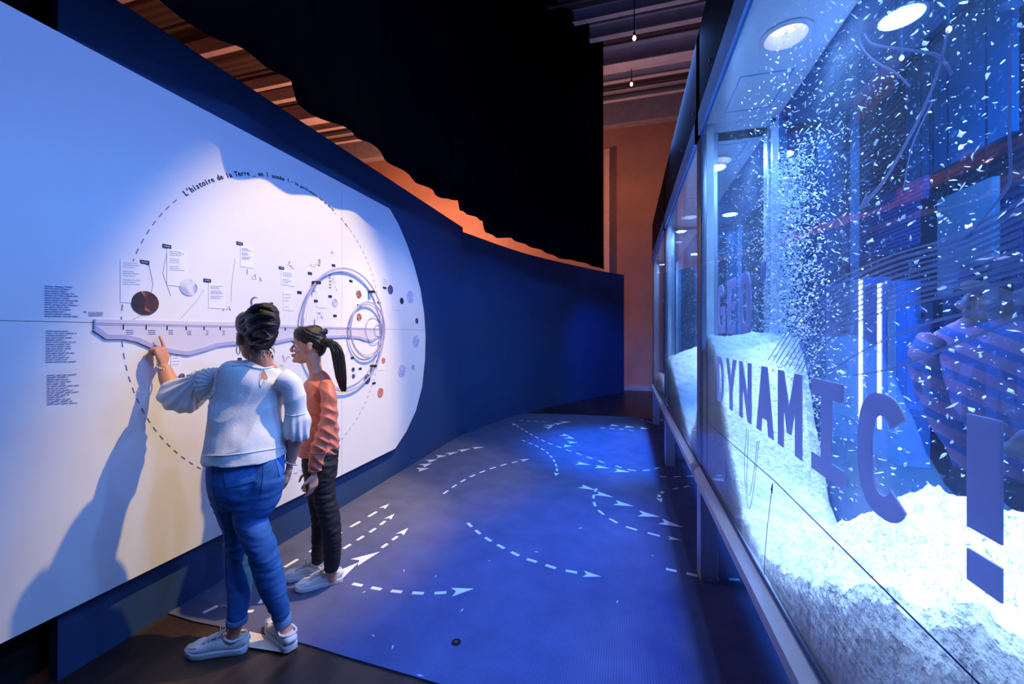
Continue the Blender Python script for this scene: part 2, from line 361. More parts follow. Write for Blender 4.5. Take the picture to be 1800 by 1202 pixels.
def dashed(pts_px, ndash, wd=.022, head=None, duty=.52):
    """smooth dashed print through floor points; head = arrowhead length (m)"""
    c = [g2(*p) for p in pts_px]; fine = []
    for i in range(len(c)-1):
        a_, b_, c_, d_ = c[max(i-1, 0)], c[i], c[i+1], c[min(i+2, len(c)-1)]
        for k in range(12):
            tt = k/12; fine.append(.5*((2*b_)+(c_-a_)*tt+(2*a_-5*b_+4*c_-d_)*tt*tt+(3*b_-a_-3*c_+d_)*tt**3))
    fine.append(c[-1]); L_ = [0]
    for a_, b_ in zip(fine, fine[1:]): L_.append(L_[-1]+(b_-a_).length)
    def at(s_):
        s_ = min(max(s_, 0), L_[-1])
        for i in range(len(L_)-1):
            if s_ <= L_[i+1]+1e-9: return fine[i].lerp(fine[i+1], (s_-L_[i])/max(L_[i+1]-L_[i], 1e-6))
        return fine[-1]
    T = L_[-1]; end = T-(head or 0)*.75
    if head: root = head_at(fine[-1], at(T-head), head*.62, carpet, 'dashed_arrow')
    else: root = None
    for k in range(ndash):
        s0 = end*k/(ndash if head else ndash-1+duty); s1 = s0+end/(ndash if head else ndash-1+duty)*duty
        a_, b_ = at(s0), at(s1); d = b_-a_; l = d.length
        if l < 1e-4: continue
        n = Vector((-d.y, d.x))/l*wd/2; poly = [tuple(a_+n), tuple(a_-n), tuple(b_-n), tuple(b_+n)]
        if root is None: root = flat('dashed_line', poly, carpet)
        else: flat('dash', poly, root)
def c1(x, y): return (600+x/2.8125, 680+y/2.8125)       # crop coordinates used while measuring
dashed([(620, 1026), c1(190, 1000), c1(305, 1015), c1(430, 1021), c1(560, 1013), c1(655, 998)], 5, .024, .13)
dashed([c1(625, 673), c1(680, 722), c1(750, 768), c1(885, 838), c1(980, 870), c1(1085, 903), c1(1285, 938)], 8, .024, .11)
dashed([c1(505, 528), c1(590, 470), c1(680, 426), c1(790, 388), c1(930, 355)], 8, .022, .13)
dashed([c1(893, 263), c1(960, 290), c1(1015, 322), c1(1052, 365), c1(1066, 405), c1(1060, 440)], 9, .022, .10)
dashed([c1(1300, 375), c1(1180, 333), c1(1080, 298), c1(980, 257), c1(845, 180)], 12, .022, .14)
dashed([(500, 997), (548, 968), c1(40, 695), c1(120, 650), c1(237, 578)], 5, .024, .10)
dashed([c1(10, 800), c1(90, 750), c1(175, 695), c1(262, 627)], 4, .024, .10)
dashed([c1(200, 795), c1(265, 748), c1(331, 697)], 2, .024, .11)
dashed([c1(1262, 502), c1(1246, 545), c1(1268, 606), c1(1380, 680), c1(1560, 733), c1(1680, 757)], 7, .022, .09)
dashed([c1(1592, 517), c1(1572, 535), c1(1572, 552), c1(1584, 570)], 2, .03, .09)
dashed([c1(1355, 390), c1(1430, 411), c1(1510, 413), c1(1572, 398)], 4, .025)
dashed([c1(1605, 900), c1(1690, 918), c1(1765, 934), (1262, 1017), (1300, 1019)], 4, .024)
dashed([c1(1575, 444), c1(1650, 444), c1(1740, 440)], 3, .02)
dashed([c1(1640, 505), c1(1720, 490)], 2, .02)
dashed([c1(880, 166), c1(1010, 172)], 4, .02)
dashed([c1(1280, 202), c1(1340, 206), c1(1390, 209), c1(1445, 217)], 4, .03)
dashed([(357, 1077), (395, 1063), (438, 1080-2), (470, 1044), (500, 1025)], 5, .022)
dashed([(1125, 737), (1140, 741), (1150, 745)], 2, .03, .12)
for tipx, tipy, bx, by, wd in ((190, 815, 62, 868, .11), (88, 866, -45, 950, .12), (262, 2000, 0, 0, 0),
        (433, 402, 375, 410, .14), (448, 378, 395, 390, .14), (475, 358, 420, 368, .13), (522, 340, 468, 344, .13), (580, 320, 520, 333, .11), (640, 305, 580, 317, .11), (707, 296, 648, 303, .10),
        (1233, 385, 1162, 376, .11), (1325, 402, 1255, 393, .11), (1428, 420, 1350, 412, .12), (1258, 510, 1180, 490, .10), (1345, 545, 1257, 525, .10), (1447, 590, 1350, 572, .11), (1575, 642, 1468, 625, .12), (1690, 694, 1576, 664, .11),
        (1045, 198, 1008, 203, .16), (1058, 186, 1015, 194, .16), (1098, 178, 1055, 184, .14), (1137, 172, 1085, 175, .14),
        (1130, 243, 1088, 236, .14), (1155, 257, 1112, 248, .14), (1168, 274, 1120, 274, .14), (1142, 293, 1098, 291, .14),
        (1372, 192, 1328, 188, .16), (1450, 200, 1400, 196, .16), (1524, 207, 1475, 203, .16)):
    if wd == 0: continue
    head_at(g2(*c1(tipx, tipy)), g2(*c1(bx, by)), wd, carpet)
# bits on the floor
g = onZ(802, 1132)
soc = empty('floor_socket', (g.x, g.y, CZ), 'small black round cable socket set in the blue carpet', 'socket')
MB().tube([(g.x, g.y, CZ+.0005), (g.x, g.y, CZ+.004)], .022, 20).build('cover', mat('black_plastic', (.012, .012, .014), rough=.4), soc)
MB().box((g.x-.006, g.y-.006, CZ+.0041), (g.x+.006, g.y+.003, CZ+.006)).build('screw', mat('bright_metal', (.7, .7, .75), rough=.3, metal=1), soc)
b = MB(); rnd = random.Random(3)
for (x, y) in ((812, 1075), (710, 1005), (860, 988), (943, 972), (766, 1015), (656, 1120), (690, 1140), (1147, 979), (1020, 930), (738, 1190), (640, 1043), (1085, 1060)):
    v = onZ(x, y); a_ = rnd.random()*6; l = .011+.01*rnd.random()
    d = Vector((math.cos(a_), math.sin(a_), 0))*l; e = Vector((-d.y, d.x, 0))*.25; o_ = Vector((v.x, v.y, CZ+.0005))
    b.add([o_-d, o_-e, o_+d, o_+e, o_+Vector((0, 0, .004))], [(0, 1, 4), (1, 2, 4), (2, 3, 4), (3, 0, 4), (0, 3, 2, 1)])
tag(b.build('stray_flakes', mat('white_flake', (.9, .9, .92), rough=.8)), 'few white snow flakes scattered on the blue carpet', 'flakes', kind='stuff')
q = [onZ(440, 1113), onZ(500, 1131), onZ(490, 1151), onZ(437, 1140)]
q = [onZ(438, 1113), onZ(478, 1122), onZ(524, 1140), onZ(496, 1150), onZ(437, 1141)]
tag(MB().prism([(p.x, p.y, .0095) for p in q][::-1], (0, 0, .0012)).build('floor_sticker', mat('pale_sticker', (.75, .70, .68), rough=.5)), 'pale sticker on the dark floor between the woman\'s two sneakers', 'sticker')
for i, (x, y, hgt) in enumerate(((1115, 67, 6.2), (1110, 148, 6.6))):
    dep = F*(hgt-EYE)/(HZ-y); v = P(x, y, dep)
    bl = empty('pendant_bulb', v, ['upper of two tiny warm bulbs hanging under the steel roof', 'lower of two tiny warm bulbs hanging under the steel roof'][i], 'light bulb')
    MB().ball(v, (.028, .028, .04), n=12).build('bulb', mat('glowing_bulb', (1, .8, .6), emit=(1, .72, .5), estr=6), bl, smooth=True)
    MB().tube([v+Vector((0, 0, .035)), v+Vector((0, 0, .09))], .018).build('lamp_holder', M_blackpaint, bl)
    MB().tube([v+Vector((0, 0, .09)), (v.x, v.y, 7.29)], .008, 6).build('cord', M_blackpaint, bl)
# ================================================================ timeline panel
XP = -2.30
M_board = mat('white_panel', (.80, .80, .82), rough=.55, var=.015, vscale=2, spec=.3)
panel = empty('timeline_panel', (XP-.03, 3.0, .3), 'large white exhibition board with dashed circle and picture timeline on navy wall', 'display panel')
def pp(px, py):          # panel pixel -> (u, z)
    v = onX(px, py, XP); return (v.y, v.z)
def W3(uz, x=0.0): return Vector((XP+x, uz[0], uz[1]))
out = [(685, 366), (700, 393), (715, 428), (728, 466), (739, 508), (745.5, 550), (748, 590), (747, 632), (742, 680), (731, 722), (715, 757), (695, 791)]
zt = pp(560, 300)[1]; zb = pp(393, 937.5)[1]
outl = [pp(*p) for p in out]; outl[0] = (outl[0][0], zt); outl[-1] = (outl[-1][0], zb)
poly = [(.45, zt)]+outl+[(.45, zb)]
useam = pp(601, 500)[0]; zseam = pp(300, 570)[1]; useam2 = pp(120, 500)[0]-.35
gp = .0012
for lo, hi in ((-9, useam2), (useam2, useam), (useam, 99)):
    for zl, zh in ((-9, zseam), (zseam, 99)):
        q = poly
        for f in (lambda p: p[0]-lo-gp, lambda p: hi-gp-p[0], lambda p: p[1]-zl-gp, lambda p: zh-gp-p[1]):
            if len(q) > 2: q = clip(q, f)
        if len(q) > 2: MB().prism([W3(p) for p in q], (-.035, 0, 0)).build('panel_board', M_board, panel)
MB().prism([(XP-.037, p[0], p[1]) for p in [(.45, zt-.06)]+[(u_-.06, min(max(z_, zb+.06), zt-.06)) for u_, z_ in outl]+[(.45, zb+.06)]], (-.027, 0, 0)).build('backing_frame', M_blackpaint, panel)
M_ink = mat('dark_blue_ink', (.012, .014, .06), rough=.6, var=.05)
M_ink2 = mat('faded_blue_ink', (.36, .38, .58), rough=.6, var=.05)
M_ink3 = mat('blue_grey_ink', (.16, .18, .42), rough=.6, var=.05)
M_peach = mat('peach_ink', (.72, .55, .50), rough=.6, var=.05)
M_card = mat('pale_text_card', (.83, .835, .85), rough=.5, var=.02)
def ribbon(b, pts, wd, x=.0006, th=.0012):
    """flat strip along (u, z) points"""
    n = len(pts); L_ = []; R_ = []
    for i in range(n):
        a = Vector(pts[max(i-1, 0)]); c = Vector(pts[min(i+1, n-1)]); d = (c-a).normalized(); nr = Vector((-d.y, d.x))*wd/2
        p = Vector(pts[i]); L_.append(p+nr); R_.append(p-nr)
    for i in range(n-1):
        b.prism([W3(L_[i], x), W3(L_[i+1], x), W3(R_[i+1], x), W3(R_[i], x)], (th, 0, 0))
    return b
def rect(b, px0, py0, px1, py1, x=.0008, th=.0012):
    u0, z0 = pp(px0, py0); u1, _ = pp(px1, py0); z1 = pp(px0, py1)[1]
    return b.box((XP+x, u0, min(z0, z1)), (XP+x+th, u1, max(z0, z1)))
# the big dashed circle
f2 = lambda q: pp(1100-q, 580)[0]
uL, uR = pp(213, 580)[0], pp(669, 580)[0]; R0 = (uR-uL)/2; uc = (uL+uR)/2; zc = pp(521, 577)[1]
def arc(t, r=None): r = r or R0; return (uc+r*math.sin(t), zc+r*math.cos(t))
def empty_part(name, parent):
    o = bpy.data.objects.new(name, None); COL.objects.link(o); o.empty_display_size = .05; o.parent = parent; ROOT[o.name] = wl(parent); return o
t0 = math.radians(34.5); circ = empty_part('dashed_circle', panel)
for k in range(88):
    a_ = t0+(2*math.pi-math.radians(34.5+48.5))*(k/88); b_ = a_+math.radians(277)/88*.5
    ribbon(MB(), [arc(a_), arc((a_+b_)/2), arc(b_)], .0045).build('dash', M_ink3, circ)
# lettering round the circle
def text_mesh(s_, size):
    c_ = bpy.data.curves.new('t', 'FONT'); c_.body = s_; c_.size = size; c_.align_x = 'CENTER'; c_.resolution_u = 2; c_.extrude = .0006; c_.offset = size*.022
    o = bpy.data.objects.new('t', c_); COL.objects.link(o); dg = bpy.context.evaluated_depsgraph_get(); dg.update()
    m = bpy.data.meshes.new_from_object(o.evaluated_get(dg)); v = [x.co.copy() for x in m.vertices]; f = [tuple(p.vertices) for p in m.polygons]
    bpy.data.objects.remove(o); bpy.data.curves.remove(c_); bpy.data.meshes.remove(m); return v, f
_tc = {}
def put(b, ch, size, uz, ang, x=.0016, mono=None):
    if (ch, size) not in _tc: _tc[(ch, size)] = text_mesh(ch, size)
    v, f = _tc[(ch, size)]; ca, sa = math.cos(ang), math.sin(ang)
    b.add([W3((uz[0]+(p.x*ca-p.y*sa), uz[1]+(p.x*sa+p.y*ca)), x+p.z) for p in v], f)
def arc_text(name, s_, a0, a1, size, m):
    root = empty_part(name, panel); n = len(s_)
    for i, ch in enumerate(s_):
        if ch == ' ': continue
        b = MB(); t = math.radians(a0+(a1-a0)*(i+.5)/n); put(b, ch, size, arc(t, R0-size*.33), -t); b.build('letter', m, root)
arc_text('circle_title', "L'histoire de la Terre _ en 1 année !", -47, -3.2, .041, M_ink)
arc_text('circle_title', "•", -2.6, -1.2, .03, M_ink)
arc_text('circle_title', "De geschiedenis van de Aarde _", -.3, 23.8, .026, M_ink)
arc_text('circle_title', "in 1 jaar !", 27, 34, .024, M_ink)
# timeline band: shallow raised acrylic shape
top_px = [(165, 561), (410, 566.5), (486, 570), (575, 573), (668, 577)]
bot_px = [(668, 589), (652, 599), (640, 597), (630, 593), (605, 591), (580, 592), (545, 594), (507, 596), (485, 601), (445, 602), (405, 603), (380, 606), (360, 613), (330, 621), (310, 619), (290, 615), (265, 608), (240, 597), (217, 592), (186, 592), (165, 577)]
M_band = mat('lavender_acrylic', (.66, .63, .72), rough=.35, var=.02)
M_bandedge = mat('violet_band_edge', (.42, .42, .66), rough=.4, var=.03)
pb = [pp(*p) for p in top_px+bot_px]
MB().prism([W3(p, .0004) for p in pb], (.004, 0, 0)).build('timeline_band', M_band, panel)
ribbon(MB(), [pp(*p) for p in bot_px], .022, .0048, .006).build('timeline_edge', M_bandedge, panel)
b = MB(); ribbon(b, [pp(165, 561), pp(165, 577)], .006, .0048, .004); ribbon(b, [pp(166, 567.5), pp(405, 573), pp(668, 578.5)], .004, .0048, .001); ribbon(b, [pp(166, 570.5), pp(405, 575), pp(668, 580)], .003, .0048, .001)
for k in range(40):
    px = 572+k*2.4; y = 576.5+(px-572)*.02; rect(b, px, y-2, px+.7, y+2, .0048, .001)
b.build('scale_line', M_ink2, panel)
b = MB()
for x, y, h in ((214.5, 570, 9), (254.6, 571, 8.5), (291.5, 572, 8), (325, 573, 7), (356.5, 573.5, 6.5), (385, 574, 6), (499.5, 576, 5)): rect(b, x, y, x+2.0, y+h, .0048, .0012)
b.build('month_tick', M_ink, panel)
b = MB()
for x, y, w_ in ((220, 580, 13), (259, 580, 13), (295, 580, 8), (328, 581, 7), (361, 581, 4), (390, 581, 4)):
    for k in range(3): rect(b, x, y+k*3.2, x+w_, y+k*3.2+1.2, .0048, .0008)
b.build('month_text', M_ink3, panel)
# raised lens rings (nested, all touching on the right)
M_ring = translucent('lens_ring_acrylic', (.60, .60, .86), .75, .4)
def ring(name, pxl, pxr, pyc, tubes, inner=None):
    ul, ur = pp(pxl, pyc)[0], pp(pxr, pyc)[0]; r = (ur-ul)/2; c_ = ((ul+ur)/2, pp((pxl+pxr)/2, pyc)[1])
    for rad, x, tr in tubes:
        b = MB(); N_ = 96; base = 0
        for i in range(N_):
            t = 2*math.pi*i/N_
            for k in range(8):
                a_ = 2*math.pi*k/8; rr = r+rad+tr*math.cos(a_)
                b.v.append(Vector((XP+x+tr*math.sin(a_), c_[0]+rr*math.sin(t), c_[1]+rr*math.cos(t))))
        for i in range(N_):
            for k in range(8): b.f.append((i*8+k, i*8+(k+1) % 8, ((i+1) % N_)*8+(k+1) % 8, ((i+1) % N_)*8+k))
        b.build(name, M_ring, panel, smooth=True)
    return c_, r
ring('lens_ring', 522, 670, 579, ((-.008, .035, .008), (-.035, .012, .004)))
ring('lens_ring', 608, 671, 579.5, ((-.010, .040, .008), (-.03, .03, .004)))
ring('lens_ring', 640, 670, 580, ((-.006, .015, .003),))
ring('lens_ring', 656, 670, 580, ((-.004, .015, .003),))
# four black clips with short stems that hold the big lens
for x, y in ((551.5, 497), (649, 513), (652.5, 643)):
    u0, z0 = pp(x, y); c_ = MB().box((XP+.0005, u0-.022, z0-.011), (XP+.05, u0+.022, z0+.011)).build('lens_clip', M_ink, panel, bevel=.003)
    MB().box((XP+.02, u0-.024, z0-.075), (XP+.026, u0-.012, z0-.011)).build('clip_stem', M_bandedge, c_)
for x, y in ((605, 620), (553, 558), (533.5, 557)):
    b = MB(); rect(b, x-.8, y-6, x+1.6, y+6, .03, .004); b.build('lens_glint', mat('white_glint', (.9, .9, .9), rough=.3), panel)  # white strips paint the lens's vertical glints
# black date tags
for x, y, w_ in ((254, 461, 16), (293, 433, 15), (364, 493, 13), (421, 428, 11), (494.5, 471, 9), (316, 621, 14), (475.5, 627.5, 9), (421, 631.5, 7), (544.5, 480.5, 7), (586, 466.5, 6), (526, 514, 7.5), (580, 521, 6), (555, 529, 6.5), (588.5, 555, 6), (616.5, 494, 5.5), (631, 537, 6.5), (666, 532, 6), (676, 506, 6), (619, 629, 5.5), (633, 648, 5), (657, 673.5, 6), (663.5, 635, 4.5), (477, 534, 5)):
    uz = pp(x, y); q = 1100-x; hw = w_/2*abs(pp(x+1, y)[0]-uz[0]); hh = .0098
    tg = MB().box((XP+.0006, uz[0]-hw, uz[1]-hh), (XP+.003, uz[0]+hw, uz[1]+hh)).build('date_tag', M_ink, panel)
    if w_ > 8:
        b = MB()
        for k in range(5): b.box((XP+.0031, uz[0]+hw*(-.7+.3*k), uz[1]-hh*.35), (XP+.0036, uz[0]+hw*(-.52+.3*k), uz[1]+hh*.35))
        b.build('tag_text', M_ink2, tg)
# text cards
rnd = random.Random(11)
def lines(b, px0, px1, py0, n, step, th=1.1, gap_every=0, x=.0030):
    y = py0
    for k in range(n):
        xx = px0; end = px0+(px1-px0)*(.55+.45*rnd.random())
        while xx < end:
            wl_ = min(end-xx, (px1-px0)*(.08+.2*rnd.random())); sk = (xx-px0)*.045*(HZ-y)/120
            rect(b, xx, y+sk, xx+wl_, y+sk+th, x, .0006); xx += wl_+(px1-px0)*.035
        y += step
        if gap_every and (k+1) % gap_every == 0: y += step*1.1
for x0, y0, x1, y1, n in ((211, 456, 255, 531, 9), (293, 436, 330, 501, 9), (366, 497, 396, 541, 9), (422, 431, 445, 468, 9), (494, 474, 517, 500, 6), (556, 510, 575, 540, 0), (672, 485, 683, 502, 3), (690, 530, 706, 544, 0), (664, 636, 676, 652, 0), (300, 624, 318, 662, 3), (497, 512, 516, 545, 4)):
    b = MB(); rect(b, x0, y0, x1, y1, .0004, .0022); c_ = b.build('text_card', M_card, panel)
    if n: b = MB(); lines(b, x0+5*(x1-x0)/44, x1-6*(x1-x0)/44, y0+5, n, (y1-y0)*(.55 if x0 < 450 else .8)/n/1.25, 1.0, 3); b.build('text_lines', M_ink2, c_)
b = MB(); lines(b, 78, 138, 502, 14, 4.05, 1.35); b.build('text_block', M_ink3, panel)
b = MB(); lines(b, 80, 138, 581, 15, 3.9, 1.25); b.build('text_block', M_ink3, panel)
b = MB(); lines(b, 82, 139, 659, 14, 3.9, 1.2); b.build('text_block', M_ink3, panel)
b = MB(); lines(b, 155, 183, 548, 3, 2.9, 1.0); rect(b, 147, 547, 151, 549); b.build('text_block', M_ink3, panel)
# icons: small peach and blue drawings
for x, y in ((547, 468), (553, 466), (558, 464), (583, 492), (588, 498), (590, 508), (495, 640), (500, 634), (506, 629), (498, 628), (420, 655)):
    p_ = [(x-2, y+rnd.uniform(-4, 4))]
    for k in range(4): p_.append((x-1+k*1.4, y+rnd.uniform(-5, 5)))
    ribbon(MB(), [pp(*q) for q in p_], .005).build('peach_drawing', M_peach, panel)
for x, y in ((436, 478), (445, 486), (455, 491), (392, 545), (400, 541), (507, 462), (512, 470), (584, 443), (560, 552), (565, 556), (520, 600)):
    p_ = [(x+rnd.uniform(-4, 5), y+rnd.uniform(-5, 5)) for k in range(5)]
    ribbon(MB(), [pp(*q) for q in p_], .0035).build('blue_drawing', M_ink2, panel)
b = MB()
for x, y in ((561, 457), (561.5, 461), (560.5, 465.5), (579.5, 483.5), (579, 488), (580, 494), (580, 500), (580, 505)):
    for k in range(3): rect(b, x-1.6+k*1.3, y-1+(k % 2), x-.8+k*1.3, y+1+(k % 2))
b.build('dark_icon', M_ink, panel)
for pts_ in ([(262, 466), (269, 500), (262, 530)], [(358, 509), (345, 530), (315, 562)], [(413, 455), (407, 500), (406, 530)], [(293, 445), (286, 480), (300, 520)], [(253, 552), (232, 562)], [(254, 464), (254, 475)]):
    ribbon(MB(), [pp(*p) for p in pts_], .0016).build('leader_line', M_ink2, panel)
# round pictures
M_mars = ramp_mat('red_planet_picture', [(.34, (.02, .008, .02)), (.47, (.10, .03, .012)), (.56, (.50, .15, .08)), (.75, (.62, .22, .15))], scale=5, detail=9, distort=1.2)
M_bluepic = ramp_mat('icy_picture', [(.3, (.05, .06, .16)), (.45, (.35, .40, .62)), (.6, (.75, .75, .80)), (.8, (.30, .36, .60))], scale=9, distort=1.5)
M_darkpic = ramp_mat('dark_picture', [(.3, (.01, .01, .04)), (.55, (.10, .10, .26)), (.75, (.45, .45, .62))], scale=40)
M_redpic = ramp_mat('rust_picture', [(.3, (.02, .01, .02)), (.52, (.40, .12, .08)), (.75, (.75, .60, .55))], scale=45)
M_palepic = ramp_mat('pale_picture', [(.3, (.25, .3, .55)), (.6, (.62, .66, .82)), (.8, (.8, .8, .85))], scale=40)
M_salmon = ramp_mat('salmon_picture', [(.3, (.45, .14, .10)), (.7, (.70, .28, .20))], scale=30)
def disc(name, px, py, ry, m, x=.0006, th=.003, label=None):
    c_ = pp(px, py); r = ry*2.30/(CA*(1100-px)); b = MB()
    b.prism([W3((c_[0]+r*math.sin(2*math.pi*k/40), c_[1]+r*math.cos(2*math.pi*k/40)), x) for k in range(40)], (th, 0, 0))
    o = b.build(name, m, panel)
    if label: o['label'] = label
    return o
disc('round_picture', 255, 532.5, 21, M_mars, label='large round picture of a dark red planet')
c_ = pp(255, 532.5); r_ = 21*2.30/(CA*(1100-255)); lun = []
for k in range(25): t = math.radians(150+k*7.5*1.05); lun.append((c_[0]+r_*math.sin(t), c_[1]+r_*math.cos(t)))
lun += [(c_[0]+r_*(.34*math.sin(math.pi*k/12)-.30)+r_*.05*math.sin(k*2.1), e_[1]+(lun[0][1]-e_[1])*k/12) for e_ in [lun[-1]] for k in range(2, 11)]
MB().prism([W3(p, .0037) for p in lun], (.0008, 0, 0)).build('dark_side', ramp_mat('planet_dark_side', [(.35, (.015, .006, .016)), (.6, (.05, .018, .016)), (.8, (.12, .035, .02))], scale=14, detail=9), panel)
disc('round_picture', 331, 505, 14.8, M_bluepic, label='round picture of an icy blue and white world')
disc('round_picture', 448, 531, 9, M_darkpic, label='white ball picture with a dark rim'); disc('picture_centre', 449.5, 532, 8, M_board, .004, .001)
for x, y, r, m in ((630.5, 517, 7, M_redpic), (588.5, 532, 7, M_palepic), (631, 557.5, 6.5, M_redpic), (686, 509, 8, M_darkpic), (706, 529, 5.7, M_ink), (721, 522, 11, M_palepic), (732.5, 564, 5, M_darkpic), (731, 600, 10.5, M_palepic), (706, 652, 11, M_palepic), (726, 645, 5, M_palepic), (673.5, 634, 5.5, M_salmon), (668.5, 690, 8.5, M_salmon), (645, 666, 9, M_darkpic), (620.5, 649.5, 4, M_darkpic), (621, 661, 4, M_darkpic), (319, 661, 5, M_darkpic)):
    disc('round_picture', x, y, r, m)
# ================================================================ snow cases on the right
XF = .433; XB = .81; ZF0 = .617; ZF1 = .70; ZC = 2.706; ZR = 2.845; ZFA = 3.35
M_metal = mat('brushed_steel', (.66, .68, .76), rough=.36, metal=.7, var=.10, vscale=3, stretch=(6, 6, .6))
M_rail = mat('satin_rail', (.74, .74, .80), rough=.42, metal=.1, var=.06, vscale=5)
M_bluelit = mat('bluelit_top_rail', (.20, .45, .85), rough=.45, metal=.1, var=.06, vscale=5)  # blue light falling on the rail is put into its base colour
M_white = mat('white_ceiling_board', (.90, .91, .92), rough=.6, var=.02)
M_gF = glass('front_glass', (.97, .985, 1), (.42, .45, .5), ior=1.45, dirt=.012)
M_gB = glass('back_glass', (.58, .80, 1.0), (.20, .50, 1), ior=2.5, dirt=.05)  # blue haze and ceiling reflection are put into the pane's tint
M_gP = glass('partition_glass', (.93, .97, 1), ior=1.45, dirt=.09)
M_snow = mat('white_foam_snow', (.95, .96, .97), rough=.9, var=.03, vscale=30, bump=.9, bscale=55, spec=.1)
M_lens = mat('lit_lamp_lens', (.9, .9, 1), emit=(.80, .88, 1), estr=2.2)
def _grain(m):
    nt = m.node_tree; N = nt.nodes; L = nt.links; tc = N.new('ShaderNodeTexCoord'); v = N.new('ShaderNodeTexNoise'); v.inputs['Scale'].default_value = 60; L.new(tc.outputs['Object'], v.inputs['Vector'])
    r = N.new('ShaderNodeValToRGB'); r.color_ramp.elements[0].position = .38; r.color_ramp.elements[0].color = (.30, .22, .55, 1); r.color_ramp.elements[1].position = .55; r.color_ramp.elements[1].color = (1, 1, 1, 1)
    L.new(v.outputs['Fac'], r.inputs[0]); L.new(r.outputs[0], N['Principled BSDF'].inputs['Emission Color'])
_grain(M_lens)
M_letter = translucent('grey_blue_vinyl', (.66, .70, .92), 1.0, .5)
M_line = translucent('soft_blue_print', (.42, .48, .70), .6, .45)
M_dline = mat('deep_blue_print', (.02, .05, .22), rough=.5, var=.04)
def XY(X, u, z): return Vector((X, u, z))
cases = []
BAYS = [(.45, 2.65, 'nearest lit glass case of flying snow lettered GEO and DYNAMIC on its front', ((1.86, 1), (.95, 1))),
        (2.65, 4.87, 'middle lit glass case of snow, behind the lettered pane and steel post', ((3.07, 1), (3.5, 0), (4.45, 1))),
        (4.87, 7.05, 'farthest lit glass case of snow at the end of the aisle', ((5.1, 0), (5.6, 1), (6.5, 1)))]
def ring_hole(b, cx, cy, z, r, r2, h, n=28):
    base = len(b.v)
    for k in range(n):
        t = 2*math.pi*k/n
        for rr, zz in ((r2, z-.004), (r, z-.010), (r, z+h), (r2, z+.002)): b.v.append(Vector((cx+rr*math.cos(t), cy+rr*math.sin(t), zz)))
    for k in range(n):
        for j in range(3): b.f.append((base+k*4+j, base+((k+1) % n)*4+j, base+((k+1) % n)*4+j+1, base+k*4+j+1))
    return b
